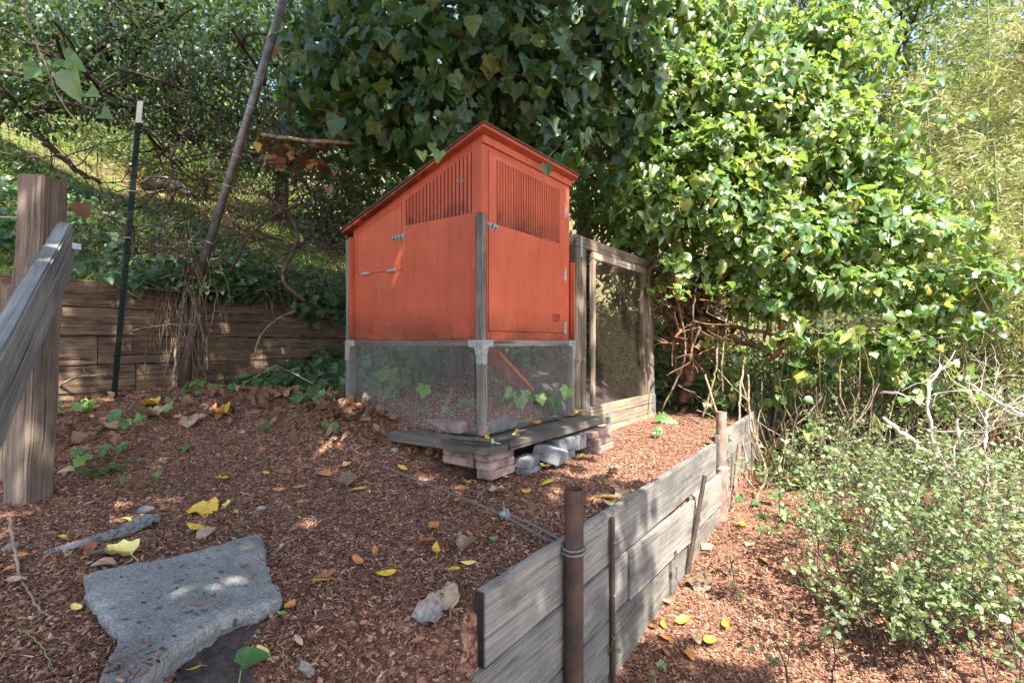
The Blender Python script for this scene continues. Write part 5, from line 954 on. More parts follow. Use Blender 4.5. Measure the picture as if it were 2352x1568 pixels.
for p, r in TK:
    pp_ = path_px(p, .018, 7); n_ = len(pp_); b.tube(pp_, [r*(1-.45*i/n_)*R.uniform(.85, 1.15) for i in range(n_)], 8)
for k in range(46):
    c = at(1585+R.gauss(0, 34), 720+R.gauss(0, 60), 5.35+R.gauss(0, .12)); grow(b, c, Vector((R.gauss(0, 1), R.gauss(0, 1), R.gauss(0, .8))), R.uniform(.2, .5), R.uniform(.006, .017), 1, rr, .9, 0)
b.build('trunk', M['bark_red'], ir, True)
# fine reddish litter of dead ivy stems and leaves on the trunk
P = np.array([A(1590+R.gauss(0, 42), 700+R.gauss(0, 55), 5.45+R.gauss(0, .15)) for k in range(330)]); n = len(P); o = cloud('dead_leaves', [(T_IVY2, P, NR.normal(0, 1, (n, 3)), NR.normal(0, 1, (n, 3))-[0, 0, .6], NR.uniform(.05, .10, n))], M['dead'], ir, curl=1)
# little floodlight caught in the stems
fl = thing('garden_light', at(1645, 722, 5.0), 'small tilted rectangular garden light with cream edge caught in the ivy stems', 'garden light')
c = at(1645, 722, 5.0); q = Quaternion((0, 0, 1), math.radians(50)) @ Quaternion((1, 0, 0), math.radians(-38)) @ Quaternion((0, 1, 0), math.radians(35)); 
b = MB(); b.box((-.10, -.02, -.065), (.10, .016, .065)); b.build('housing', M['tgreen'], fl, mw=Matrix.Translation(c) @ q.to_matrix().to_4x4(), bevel=.004)
b = MB()
for a_, c_ in (((-.105, -.024, -.07), (.105, -.021, -.06)), ((-.105, -.024, .06), (.105, -.021, .07)), ((-.105, -.024, -.06), (-.095, -.021, .06)), ((.095, -.024, -.06), (.105, -.021, .06))): b.box(a_, c_)
b.build('frame', M['lampframe'], fl, mw=Matrix.Translation(c) @ q.to_matrix().to_4x4()); b = MB(); b.box((-.094, -.0225, -.059), (.094, -.0205, .059)); b.build('glass', M['lampglass'], fl, mw=Matrix.Translation(c) @ q.to_matrix().to_4x4())
b = MB(); b.tube([c, at(1620, 720, 5.05), at(1610, 690, 5.1)], .012, 6); b.build('bracket', M['tgreen'], fl)

for px, py, D, L, lb in ((1700, 830, 5.1, .5, 'loose ivy spray low beside the trunk'), (1830, 880, 4.9, .5, 'loose ivy spray hanging lowest under the bush'), (2000, 760, 4.7, .6, 'loose ivy spray reaching right under the bush'), (2130, 780, 4.7, .5, 'loose ivy spray at the right tip of the bush'), (2250, 600, 4.6, .45, 'loose ivy spray in front of the bamboo'), (2090, 330, 5.0, .5, 'loose ivy spray sticking out in front of the bamboo, upper'), (1930, 60, 5.3, .5, 'loose ivy spray at the top right of the bush'), (1560, 640, 5.0, .4, 'loose ivy spray beside the top of the run')):
    o = thing('ivy_spray', at(px, py, D), lb, 'ivy', 'loose ivy sprays round the bush'); b = MB(); out = []; r_ = random.Random(px+1)
    for k in range(6): grow(b, at(px, py, D), Vector((r_.gauss(.2, .6)*CT, r_.gauss(.2, .6)*ST, r_.gauss(-.15, .5))), L, .005, 1, r_, .6, 0, 6, 2, out)
    b.build('stem', M['vine'], o); n = 130; P = np.array([out[r_.randrange(len(out))][0] for k in range(n)])+NR.normal(0, .03, (n, 3)); cloud('foliage', [(T_IVY2, P, np.array([.4, -.3, .9])+NR.normal(0, .6, (n, 3)), NR.normal(0, .5, (n, 3))-[0, 0, .8], NR.uniform(.06, .12, n))], M['ivy_sun'], o, curl=.9)
# --- hanging vines (things one can point at)
HV = [([(1520, 940, 5.2), (1560, 860, 5.1), (1575, 800, 5.1), (1560, 700, 5.1)], 'thin reddish runner curving down to the run'), ([(1600, 1000, 4.9), (1625, 920, 4.9), (1645, 840, 4.9), (1650, 760, 5.0)], 'straight pale vine beside the ivy trunk'), ([(1740, 1130, 4.4), (1690, 1060, 4.5), (1650, 960, 4.7), (1620, 860, 4.9)], 'long vine sagging from the trunk behind the second pipe'),
      ([(1790, 1330, 4.0), (1760, 1230, 4.1), (1738, 1150, 4.2), (1760, 1080, 4.4), (1725, 980, 4.6), (1718, 860, 4.8)], 'wavy tan vine dropping down past the far wall'), ([(1720, 1080, 4.4), (1700, 980, 4.6), (1700, 900, 4.8), (1710, 820, 5.0)], 'short tan vine in front of the dark far pipe'), ([(1590, 800, 5.2), (1592, 720, 5.0), (1600, 640, 5.0)], 'thin loose stem hanging in the middle of the trunk'),
      ([(1660, 900, 5.0), (1658, 820, 5.0), (1672, 740, 5.0)], 'grey hanging stem by the garden light'), ([(1240, 1000, 3.2), (1240, 1000, 3.2)], None)]
for p, lb in HV:
    if lb: b = MB(); b.tube(path_px(p, .006, 9), .0095, 6); o = b.build('hanging_vine', M['vine'], None, True); origin_to(o, at(*p[0])); tag(o, lb, 'vine', 'vines hanging under the sunlit ivy')
LV = [([(300, 616, 5.2), (317, 635, 5.15), (300, 720, 5.1), (292, 761, 5.05), (306, 818, 5.0), (275, 858, 4.7)], .013, 'thick wavy pale stem hanging beside the green fence post'), ([(270, 640, 5.0), (258, 720, 4.9), (245, 780, 4.8), (215, 845, 4.6)], .008, 'greenish stem hanging left of the green fence post'),
      ([(440, 600, 4.9), (425, 650, 4.85), (420, 720, 4.8), (405, 800, 4.75), (400, 870, 4.6)], .011, 'smooth tan stem running down beside the leaning pipe'), ([(130, 890, 4.2), (180, 865, 4.2), (250, 860, 4.3)], .010, 'pale arched stem on the ground at the foot of the board wall'), ([(280, 765, 4.5), (350, 750, 4.4), (400, 745, 4.4), (430, 752, 4.5)], .006, 'thin pale stem crossing in front of the leaning pipe'),
      ([(585, 815, 4.4), (600, 770, 4.6), (640, 730, 4.8), (680, 715, 4.9)], .008, 'forked tan stem leaning on the dark part of the board wall'), ([(500, 675, 5.0), (490, 720, 4.9), (475, 790, 4.8), (478, 850, 4.6)], .005, 'thin straight stem right of the leaning pipe on the wall'), ([(560, 880, 4.3), (620, 850, 4.3), (650, 845, 4.4), (720, 880, 4.2)], .006, 'arched tan stem low in front of the dark wall end'),
      ([(520, 645, 5.2), (560, 560, 5.0), (620, 500, 5.0), (690, 470, 5.2)], .016, 'dark crooked branch above the middle of the board wall'), ([(700, 690, 5.0), (650, 640, 5.0), (680, 560, 5.1), (670, 500, 5.2), (600, 440, 5.3)], .020, 'thick twisted dark stem above the right end of the board wall'), ([(330, 640, 5.1), (380, 590, 5.1), (450, 600, 5.0), (520, 590, 5.1)], .012, 'grey twisted stem lying along the wall top by the fence post')]
for p, r, lb in LV:
    b = MB(); b.tube(path_px(p, .006, 8), r, 6); pl = path_px(p, 0, 8)
    for k in range(2): i = R.randrange(3, len(pl)-1); grow(b, pl[i], Vector((R.gauss(0, 1), R.gauss(0, 1), R.uniform(-.5, 1))), .22, r*.5, 1, random.Random(k+int(r*1000)), .6, 0)
    o = b.build('hanging_vine', M['vine' if r < .015 else 'vine_dark'], None, True); origin_to(o, at(*p[0])); tag(o, lb, 'vine', 'stems hanging on the board wall')
b = MB(); rr = random.Random(3)
for k in range(60):
    x0 = R.gauss(398, 42); y0 = R.uniform(500, 650); x1 = x0+R.gauss(-8, 34); y1 = R.uniform(720, 885); D0 = R.uniform(4.9, 5.1); b.tube(path_px([(x0, y0, D0), ((x0+x1)/2+R.gauss(0, 16), (y0+y1)/2, 4.75), (x1, y1, 4.65)], .006, 5), R.uniform(.0014, .0034), 4, False)
tag(b.build('vine_curtain', M['vine_mid']), 'curtain of fine dry stems hanging over the board wall beside the leaning pipe', 'dry vines', kind='stuff')
b = MB()
for k in range(95):
    c = at(R.uniform(140, 790), R.gauss(585, 65), R.uniform(4.9, 5.6)); grow(b, c, Vector((R.gauss(0, 1), R.gauss(0, 1), R.gauss(0, .5))), R.uniform(.3, .7), R.uniform(.003, .009), 1, rr, .8, 0)
for k in range(70):
    c = at(R.uniform(380, 800), R.gauss(470, 80), R.uniform(5.0, 5.8)); grow(b, c, Vector((R.gauss(0, 1), R.gauss(0, 1), R.gauss(0, .7))), R.uniform(.3, .8), R.uniform(.003, .009), 1, rr, .8, 0)
tag(b.build('twig_tangle', M['vine_dark'], None), 'tangle of brown twigs along the wire fence above the board wall', 'twigs', kind='stuff')
# ivy leaves along the wall top
ig = thing('ground_ivy', at(500, 640, 5.6), 'low dark ivy leaves spilling over the top edge of the board wall', 'ivy')
n = 2600; P = np.array([A(R.uniform(-60, 800), R.gauss(600, 55), R.uniform(4.4, 7.4)) for k in range(n)]); P[:, 2] = np.maximum(np.minimum(P[:, 2], 1.30+NR.uniform(0, .30, n)+.35*np.clip(-5.5-P[:, 0], 0, 3)), 1.25); P[:, 0] = np.minimum(P[:, 0], -5.30-.1*NR.uniform(0, 1, n)); kk_ = P[:, 0] < -5.5; P[kk_, 2] = hill_z(P[kk_, 0], P[kk_, 1])+NR.uniform(0, .25, kk_.sum()); Nr = np.array([.5, -.3, 1])+NR.normal(0, .5, (n, 3)); Tp = np.array([.4, -.3, -.6])+NR.normal(0, .5, (n, 3)); S = NR.uniform(.05, .13, n)
cloud('foliage', [(T_IVY, P[::2], Nr[::2], Tp[::2], S[::2]), (T_IVY2, P[1::2], Nr[1::2], Tp[1::2], S[1::2])], M['ivy'], ig)
P = np.array([A(R.uniform(600, 745), R.gauss(350, 18), R.uniform(4.7, 5.0)) for k in range(60)]); n = 60
wi = thing('darkening_wall_ivy', at(700, 690, 5.3), 'dark ivy added over the right end of the board wall to darken it', 'ivy'); n2 = 900; P2 = np.array([(-5.42+abs(R.gauss(0, .10)), 3.2+R.uniform(0, 4.8), 1.36-abs(R.gauss(0, .16))) for k in range(n2)]); cloud('foliage', [(T_IVY, P2, np.array([1, -.2, .5])+NR.normal(0, .4, (n2, 3)), np.array([.2, 0, -1])+NR.normal(0, .4, (n2, 3)), NR.uniform(.06, .13, n2))], M['ivy'], wi, curl=.6)  # dark leaves added to darken this end of the wall
dc = thing('dead_leaf_cluster', at(680, 350, 4.8), 'cluster of curled brown dead leaves hanging under the ivy left of the coop roof', 'dead leaves'); single_leaves('leaf', [T_IVY2, T_IVY], P, NR.normal(0, 1, (n, 3)), NR.normal(0, .5, (n, 3))-[0, 0, 1], NR.uniform(.07, .15, n), M['dead'], dc)
b = MB()
for k in range(26): grow(b, at(R.uniform(590, 770), R.gauss(350, 20), 4.9), Vector((R.gauss(0, 1), R.gauss(0, 1), R.gauss(-.2, .5))), R.uniform(.2, .5), .006, 1, rr, .7, 0)
b.build('twig', M['vine_dark'], dc)
for px, py, w, lb in ((188, 480, 44, 'large crumpled tan leaf caught behind the rough post'), (594, 337, 26, 'yellow leaf caught among the dead leaves'), (755, 437, 20, 'orange brown leaf hanging left of the coop roof'), (630, 105, 44, 'brown leaf stuck on the leaning pipe'), (528, 508, 28, 'orange brown leaf hanging behind the leaning pipe'), (770, 398, 18, 'small brown leaf hanging under the ivy')):
    D = {188: 2.7, 630: 5.15}.get(px, 4.8); o = thing('hanging_leaf', at(px, py, D), lb, 'leaf'); place_leaf(o, px, py-w*.3, D, w, LM['yellow'] if px == 594 else M['dead'], T_IVY2, (0, 0, .3), (.2, 0, -1))

# --- ivy seedlings on the ground
SG = [(435, 872, 26, 3, 'bright young ivy in front of the foot of the leaning pipe'), (452, 890, 36, 3, 'heart leaved young ivy just right of the leaning pipe foot'), (205, 935, 44, 3, 'bluish ivy seedling between rough post and green fence post'), (285, 968, 38, 4, 'bright ivy seedling below the green fence post'), (352, 950, 34, 2, 'blue green ivy leaves by the yellow leaf'), (384, 945, 42, 2, 'square blue green ivy leaf right of the yellow leaf'),
      (440, 1032, 36, 1, 'single upright bright ivy leaf in the middle of the mulch'), (352, 1102, 32, 3, 'small bright ivy plant above the long chunk'), (578, 830, 40, 2, 'tall heart shaped ivy leaf in front of the dark wall'), (648, 828, 36, 2, 'tall ivy leaf right of the heart shaped one'), (490, 872, 34, 3, 'dark ivy clump right of the young ones'), (530, 888, 34, 2, 'five pointed ivy leaf at the wall foot'), (628, 870, 36, 3, 'dark ivy leaves under the tall heart shaped leaf'),
      (600, 986, 28, 1, 'single bright ivy leaf in open mulch'), (742, 982, 28, 2, 'ivy leaves in front of the leaf heap'), (792, 885, 44, 3, 'light green ivy leaf left of the coop leg'), (852, 848, 40, 5, 'ivy climbing up the left mesh of the coop'), (150, 940, 30, 3, 'ivy leaves beside the rough post'), (200, 1055, 30, 6, 'dark bushy ivy plant right of the rough post'), (262, 1048, 30, 4, 'dark ivy plant left of the bright upright leaf'), (690, 905, 36, 3, 'dark ivy near the leaf heap'),
      (745, 912, 34, 3, 'ivy leaves just left of the leaf heap'), (356, 1052, 22, 1, 'small bright leaf left of the upright one'), (1650, 1000, 34, 3, 'ivy shoots beside the second pipe'), (1560, 960, 40, 3, 'green ivy at the foot of the ivy trunk'), (1495, 990, 26, 2, 'small ivy by the far corner of the run'), (620, 950, 24, 1, 'small dark ivy leaf in the back mulch'), (1790, 1180, 34, 3, 'ivy at the foot of the far wall'), (1700, 1150, 34, 3, 'pale sunlit ivy growing between the wall planks')]
def sprig(px, py, w, n, lb, base=None, mat='sprig', spread=22, D=None):
    p = base or on_ground(px, py+14); D = -ST*p.x+CT*p.y; o = thing('ivy_seedling', p, lb, 'ivy plant', 'young ivy on the ground'); b = MB()
    for k in range(n):
        h = R.uniform(.03, .09)*(1.4 if n > 3 else 1); q = p+Vector((R.gauss(0, spread/1176*D), R.gauss(0, spread/1176*D), h)); b.tube([p, (p+q)/2+Vector((R.gauss(0, .01), 0, .012)), q], .002, 4, False); s = w/1176*D*R.uniform(.65, 1.0)
        single_leaves('leaf', [T_IVY], np.array([q]), np.array([[ST*.7, -CT*.7, .7]])+NR.normal(0, .25, (1, 3)), np.array([[R.gauss(0, .6), -.3, -.8]]), np.array([s]), M[mat], o)
    b.build('stem', M['stem_green'], o)['kind'] = 'stuff'
for px, py, w, n, lb in SG: sprig(px, py, w, n, lb)
for px, py, D, w, n, lb in ((1170, 930, 3.25, 26, 2, 'ivy leaf inside the coop foot behind the right mesh near the corner'), (1200, 935, 3.4, 36, 4, 'ivy inside the coop foot in the middle of the right mesh'), (1262, 930, 3.5, 36, 4, 'ivy inside the coop foot at the far end of the right mesh'), (1085, 945, 3.2, 34, 2, 'bright ivy leaf behind the left mesh beside the corner leg'), (1038, 950, 3.3, 26, 3, 'ivy leaves behind the left mesh, lower right'), (985, 960, 3.35, 20, 2, 'small ivy leaf low behind the left mesh'), (905, 915, 3.75, 46, 4, 'dim large ivy behind the left mesh'), (960, 900, 3.75, 46, 4, 'dim ivy in the middle behind the left mesh'), (880, 850, 4.0, 60, 5, 'dim ivy deep behind the left mesh, upper left')):
    p = at(px, py, D); p.z = min(p.z, .42); sprig(px, py, w, n, lb, base=p)
gl = thing('ivy_leaf', on_ground(555, 1560), 'large rounded green leaf on the bare soil at the bottom edge', 'leaf'); p = on_ground(555, 1545, .03); single_leaves('leaf', [T_IVY2], np.array([p]), np.array([[.1, -.3, 1.]]), np.array([[.2, 1, 0]]), np.array([.085]), M['sprig'], gl); b = MB(); b.tube([p, on_ground(548, 1590)], .0018, 5); b.build('stem', M['stem_green'], gl)
def fern(px, py, n, L, lb):
    p = on_ground(px, py); o = thing('fern', p, lb, 'fern'); P, Nr, Tp, S = [], [], [], []; b = MB()
    for k in range(n):
        an = R.uniform(0, 6.28); d = Vector((math.cos(an), math.sin(an), 1.1)).normalized(); pts = [p+d*L*t-Vector((0, 0, L*.6*t*t)) for t in np.linspace(0, 1, 12)]; b.tube(pts, .0014, 3, False)
        for i in range(2, 12):
            for s_ in (-1, 1): side = d.cross(Vector((0, 0, 1))).normalized()*s_; P.append(pts[i]); Nr.append((0, 0, 1)); Tp.append(side+d*.4); S.append(L*.26*math.sin(math.pi*min(1, (13-i)/12)))
    b.build('stem', M['stem_green'], o); cloud('fronds', [(T_OVAL, np.array(P), np.array(Nr)+NR.normal(0, .2, (len(P), 3)), np.array(Tp), np.array(S))], M['fern'], o, kind=None)
for a_ in ((190, 858, 7, .3, 'dark feathery fern at the foot of the board wall beside the rough post'), (370, 880, 6, .2, 'small fern left of the leaning pipe foot'), (380, 915, 5, .14, 'tiny fern sprig in front of the leaning pipe'), (230, 1090, 7, .16, 'feathery green plant low beside the ivy at the rough post'), (345, 1135, 4, .08, 'tiny fern sprig under the small bright ivy plant')): fern(*a_)

# --- grass on the slope
def grass():
    n = 90000; D = 4.0*(15/4.0)**NR.uniform(0, 1, n); a = NR.uniform(-1.08, -.12, n)*D; x = CT*a-ST*D; y = ST*a+CT*D; k = x < -5.53; x, y = x[k], y[k]; z = hill_z(x, y); n = len(x)
    P = np.stack([x, y, z-.01], 1); Tp = np.array([.15, -.1, 1])+NR.normal(0, .28, (n, 3)); Nr = np.array([ST, -CT, .2])+NR.normal(0, .5, (n, 3)); S = NR.uniform(.05, .16, n)*(.7+.9*np.clip(np.sin(2.3*x+1.2*y)*np.sin(1.9*y-.7*x+1)+.3*np.sin(7*x)*np.sin(6*y), 0, 1)); tag(cloud('hill_grass', [(T_BLADE, P, Nr, Tp, S)], M['grass'], None, curl=.5), 'green meadow grass on the slope behind the fence', 'grass')
grass()
rock('log', [at(330, 385, 8.0)-Vector((0, 0, .3)), at(380, 378, 8.0)-Vector((0, 0, .28)), at(440, 400, 7.9)-Vector((0, 0, .3))], .16, 'log', 'pale weathered log lying on the grassy slope behind the green fence post', 'log', 7, rough=.12)

def hill_litter():
    n = 5200; P = []
    for k in range(n):
        px = R.gauss(430, 75) if k % 2 else R.uniform(280, 760); py = R.gauss(390, 28) if k % 2 else R.gauss(440, 45); d = np.array(at(px, py, 1.0))-np.array([0, 0, CH])
        for t in np.arange(5.4, 14, .12):
            q = d*t+np.array([0, 0, CH])
            if q[0] < -5.5 and q[2] <= hill_z(q[0], q[1]): P.append((q[0], q[1], float(hill_z(q[0], q[1]))+R.uniform(0, .05))); break
    P = np.array(P); n = len(P); tag(cloud('hill_litter', [(T_OVAL, P, np.array([.3, -.3, 1])+NR.normal(0, .5, (n, 3)), NR.normal(0, 1, (n, 3)), NR.uniform(.06, .14, n))], M['dead'], None, curl=.8), 'brown dead leaves covering the middle of the grassy slope', 'leaf litter')
hill_litter()
# --- trees and hedges behind
def tree(name, base, top_pts, r0, blobs, mat, n, s0, s1, tm, label, cat, barkm='bark_dark', up=.4, rnd=.8, lev=2, grp=None, hang=.6, nbr=26, inner=.15):
    base = Vector(base); o = thing(name, base, label, cat, grp); b = MB(); rr = random.Random(int(abs(base.x*100)+n)); pts = [base-Vector((0, 0, .3))]+[Vector(p) for p in top_pts]; P = poly(pts, .03, 5); b.tube(P, [r0*(1-.6*i/len(P)) for i in range(len(P))], 9)
    cs = [Vector(A(*bl[:3])) for bl in blobs]
    for c in cs:
        s = P[min(len(P)-1, rr.randrange(len(P)//2, len(P)))]; b.tube(poly([s, s.lerp(c, .5)+Vector((rr.gauss(0, .15), rr.gauss(0, .15), rr.gauss(0, .15))), c], .02, 5), [r0*.4*(1-.07*i) for i in range(11)], 6)
        for k in range(max(2, nbr//len(cs))): grow(b, c, Vector((rr.gauss(0, 1), rr.gauss(0, 1), rr.gauss(0, .6))), rr.uniform(.4, .9)*1.2, r0*.13, lev-1, rr, .7, .05)
    b.build('trunk', M[barkm], o); Ps, Ns = [], []; tot = sum(b_[3]*b_[5] for b_ in blobs)
    for (px, py, D, rx, ry, rz) in blobs: p_, n_ = blob_pts(A(px, py, D), (rx, ry, rz), int(n*rx*rz/tot), inner, lump=.3); Ps.append(p_); Ns.append(n_)
    P = np.concatenate(Ps); nn = np.concatenate(Ns); k = P[:, 2] > .05; P, nn = P[k], nn[k]; Nr, Tp = orient(nn, up, rnd, hang); cloud('crown', [(tm, P, Nr, Tp, NR.uniform(s0, s1, len(P)))], M[mat], o); return o
def gnd(px, D, hill=False):
    p = at(px, 784, D); p.z = float(hill_z(p.x, p.y)) if p.x < -5.5 else float(H(p.x, p.y)); return p
bb_ = gnd(-120, 7.5); tree('oak_tree', bb_, [at(-60, 300, 7.4), at(60, 190, 7.2), at(250, 120, 7.0), at(420, 40, 7.2)], .2, [(60, 60, 6.6, 1.1, .8, .75), (260, 110, 6.5, 1.0, .7, .6), (430, 170, 6.4, .9, .7, .5), (330, 20, 6.8, 1.2, .8, .5), (560, 90, 6.8, .9, .7, .6), (620, 250, 6.4, .55, .5, .4), (150, 190, 6.2, .6, .5, .25), (20, 200, 6.2, .4, .4, .25), (500, 250, 6.2, .5, .4, .2), (70, 275, 6.3, .5, .4, .16), (300, 250, 6.4, .9, .5, .22), (440, 300, 6.6, .6, .4, .18), (180, 230, 6.5, .7, .5, .2)], 'oak', 17500, .045, .10, T_OVAL, 'dark small leaved tree arching over the wire fence at the upper left', 'tree', rnd=.7, hang=.9)
bb_ = gnd(640, 9.0); tree('dense_tree', bb_, [at(650, 350, 9), at(660, 100, 9)], .14, [(650, 60, 8.2, 1.2, 1, 1.0), (720, 330, 7.6, .9, .7, .8), (820, 120, 8.0, 1.0, .8, 1.1), (560, 330, 8.4, .7, .6, .5), (860, 420, 7.2, .8, .6, .6), (760, 500, 6.6, .5, .4, .4)], 'oak', 15000, .06, .13, T_OVAL, 'dark dense small leaved tree behind the coop, left of its roof', 'tree', rnd=.8)
bb_ = gnd(1350, 8.0); tree('dense_tree', bb_, [at(1340, 400, 8), at(1330, 100, 8)], .15, [(1330, 120, 7.6, 1.2, .9, 1.2), (1380, 420, 7.0, .8, .7, .9), (1250, 200, 7.5, 1.0, .8, 1.0), (1450, 560, 7.0, .6, .6, .8), (1520, 760, 7.6, .8, .5, .6), (1440, 760, 7.4, .6, .5, .9)], 'woods', 15000, .07, .14, T_OVAL, 'dark leafy tree behind the run, right of the coop roof', 'tree', rnd=.8)
WB = [(-40, 11, 120, 'tall pale green tree far up the slope at the left edge'), (240, 12, 40, 'pale green tree on top of the slope behind the green fence post'), (470, 11.5, 90, 'pale green tree on the slope behind the leaning pipe'), (900, 12, 60, 'mid green tree far behind the coop roof'), (1180, 12, 60, 'mid green tree far behind the roof peak'), (1560, 11, 200, 'mid green tree behind the top of the sunlit ivy'), (1850, 11, 100, 'mid green tree behind the ivy, left of the bamboo'), (2080, 10, 80, 'bright green tree left of the bamboo top'), (2330, 12, 120, 'mid green tree behind the bamboo at the right edge')]
for i, (px, D, cy, lb) in enumerate(WB):
    bs = gnd(px, D); tree('leafy_tree', bs, [Vector((bs.x, bs.y, bs.z+2)), at(px+20, cy+150, D)], .16, [(px, cy, D, 2.0, 1.3, 1.6), (px+70, cy+210, D-.5, 1.5, 1, 1.3), (px-90, cy+170, D, 1.5, 1, 1.2), (px-20, cy-160, D, 2.0, 1.2, 1.4), (px+30, cy+400, D-.3, 1.4, .9, 1.2)], 'woods', 7200, .10, .20, T_OVAL, lb, 'tree', rnd=.9, grp='trees behind the garden', nbr=8)
for i, (px, py, D, lb) in enumerate(((70, 275, 9.5, 'yellow green bush on the slope at the left edge'), (300, 290, 10, 'yellow green bush on the slope behind the green fence post'), (470, 300, 9.6, 'yellow green bush on the slope behind the leaning pipe'), (830, 560, 9.5, 'bush far behind, left of the coop'), (1600, 820, 9.5, 'pale bush behind the ivy trunk'), (1850, 960, 8.0, 'sunlit low bush beyond the far pipe'), (2050, 900, 8.5, 'dark bush under the bamboo'), (2280, 980, 8.0, 'dark bush at the right edge below the bamboo'), (1480, 830, 9.0, 'bush behind the far corner of the run'), (1750, 640, 10, 'dark bush behind the ivy bush'), (2100, 1060, 6.6, 'low brush behind the bare branched shrub'), (2200, 860, 6.0, 'dark bush right of the ivy tip, above the bare branches'), (2330, 900, 6.0, 'dark bush at the right edge above the bare branches'), (2050, 930, 6.2, 'dark bush left of the bare branches'), (1930, 880, 7.0, 'bush behind the lowest ivy sprays'), (1640, 900, 6.6, 'dark bush right behind the ivy trunk'), (1490, 880, 6.6, 'dark bush behind the end post of the run'), (1790, 1010, 6.0, 'low dark bush beyond the far wall'), (2240, 1010, 5.2, 'dark low brush behind the pale bare branches'), (2050, 1040, 5.4, 'dark low brush left of the pale bare branches'), (1880, 1080, 6.4, 'low brush behind the small leaved shrub'))):
    bs = gnd(px, D); tree('bush', bs, [Vector((bs.x, bs.y, bs.z+.6))], .05, [(px, py, D, 1.3, .8, .8), (px+60, py+60, D-.3, .9, .7, .6), (px-70, py+50, D-.2, .9, .7, .6)], 'woods', 5200, .05, .11, T_OVAL, lb, 'bush', rnd=.9, grp='bushes behind the garden', nbr=9, lev=2)
# --- bamboo
def bamboo(px, D, h, lean, lb, dens=1.0, lm='bamboo'):
    bs = gnd(px, D); o = thing('bamboo', bs, lb, 'bamboo', 'bamboo at the right'); b = MB(); top = bs+Vector((lean*CT, lean*ST, h)); P = [bs.lerp(top, t)+Vector((0, 0, 0))+Vector((lean*CT, lean*ST, 0))*(t*t*.4) for t in np.linspace(-.03, 1, 19)]; r = .028
    b.tube(P, [r*(1-.7*i/19) for i in range(19)], 7)
    for p in P[1:-3]: b.cyl(p-Vector((0, 0, .006)), p+Vector((0, 0, .006)), r*1.12*(1-.6*(p.z-bs.z)/h), n=8)
    b.build('culm', M['culm'], o); pts, nn = [], []; b = MB()
    for k in range(int(58*dens)):
        t = R.uniform(.08, 1)**.9; p = bs.lerp(top, t)+Vector((lean*CT, lean*ST, 0))*(t*t*.4); an = R.uniform(0, 6.28); L = R.uniform(.35, .9); d = Vector((math.cos(an), math.sin(an), .35)); tw = [p+d*L*s-Vector((0, 0, L*.5*s*s)) for s in np.linspace(0, 1, 6)]; b.tube(tw, .0028, 3, False)
        for s in range(1, 6):
            for j in range(7): pts.append(tw[s]+Vector((R.gauss(0, .06), R.gauss(0, .06), R.gauss(0, .06)))); nn.append(d)
    b.build('twig', M['stem_green'], o); P = np.array(pts); n = len(P); cloud('foliage', [(T_BLADE, P, NR.normal(0, 1, (n, 3))+[0, 0, .8], np.array(nn)+NR.normal(0, .6, (n, 3))-[0, 0, .7], NR.uniform(.07, .18, n))], M[lm], o)
for i, (px, D, h, ln) in enumerate(((2020, 8.5, 4.6, .3), (2080, 7.8, 5.2, .2), (2130, 8.2, 6.0, .1), (2170, 7.2, 4.8, -.2), (2210, 7.9, 6.2, .3), (2250, 7.0, 5.2, .1), (2290, 7.6, 6.2, -.1), (2330, 6.8, 5.6, .2), (2370, 7.2, 6.2, 0), (2110, 9.0, 6.4, .2), (2190, 9.2, 6.8, 0), (2270, 9.2, 7.0, .1), (2340, 8.8, 7, .1), (2060, 7.2, 3.6, -.2), (2235, 6.4, 3.4, .1), (2310, 6.2, 3.6, -.1), (2260, 5.6, 2.5, .1), (2350, 5.4, 2.7, 0), (2190, 5.8, 2.3, -.1))):
    bamboo(px, D, h, ln, ('yellowing bamboo cane at the right, ' + ('leftmost of the clump', 'second from the left', 'tall, behind the first ones', 'short, leaning left', 'tall in the middle of the clump', 'in front of the tall middle one', 'tall with tan leaves near the right edge', 'near the right edge in front', 'cut by the right edge', 'farthest on the left', 'farthest in the middle', 'farthest and tallest', 'farthest at the right edge', 'low, above the dark bush', 'low, in front of the middle', 'low, near the bare branches', 'low and bushy, nearest, above the bare branches', 'low and bushy at the right edge', 'low and bushy, left of the two nearest')[i]), 1.25, 'woods' if i % 4 == 2 else 'bamboo')
for i, (px, D) in enumerate(((1722, 7.6), (1745, 7.9), (1768, 7.4), (1830, 7.8), (1878, 8.1), (1893, 7.7), (1935, 8.0), (1990, 7.4), (2002, 8.2))):
    bs = gnd(px, D); b = MB(); top = bs+Vector((R.gauss(0, .12), R.gauss(0, .12), 3.6)); P = [bs.lerp(top, t) for t in np.linspace(-.03, 1, 13)]; b.tube(P, .032, 8)
    for p in P[1:]: b.cyl(p-Vector((0, 0, .008)), p+Vector((0, 0, .008)), .037, n=8)
    o = b.build('bamboo_culm', M['culm'], None, True); origin_to(o, bs); tag(o, 'bare green bamboo stem standing behind the ivy trunk, ' + ('first from the left', 'second from the left', 'third from the left', 'fourth, left of a close pair', 'left one of the close pair', 'right one of the close pair', 'alone right of the close pair', 'front one of the right pair', 'back one of the right pair')[i], 'bamboo', 'bare bamboo stems behind the ivy trunk')
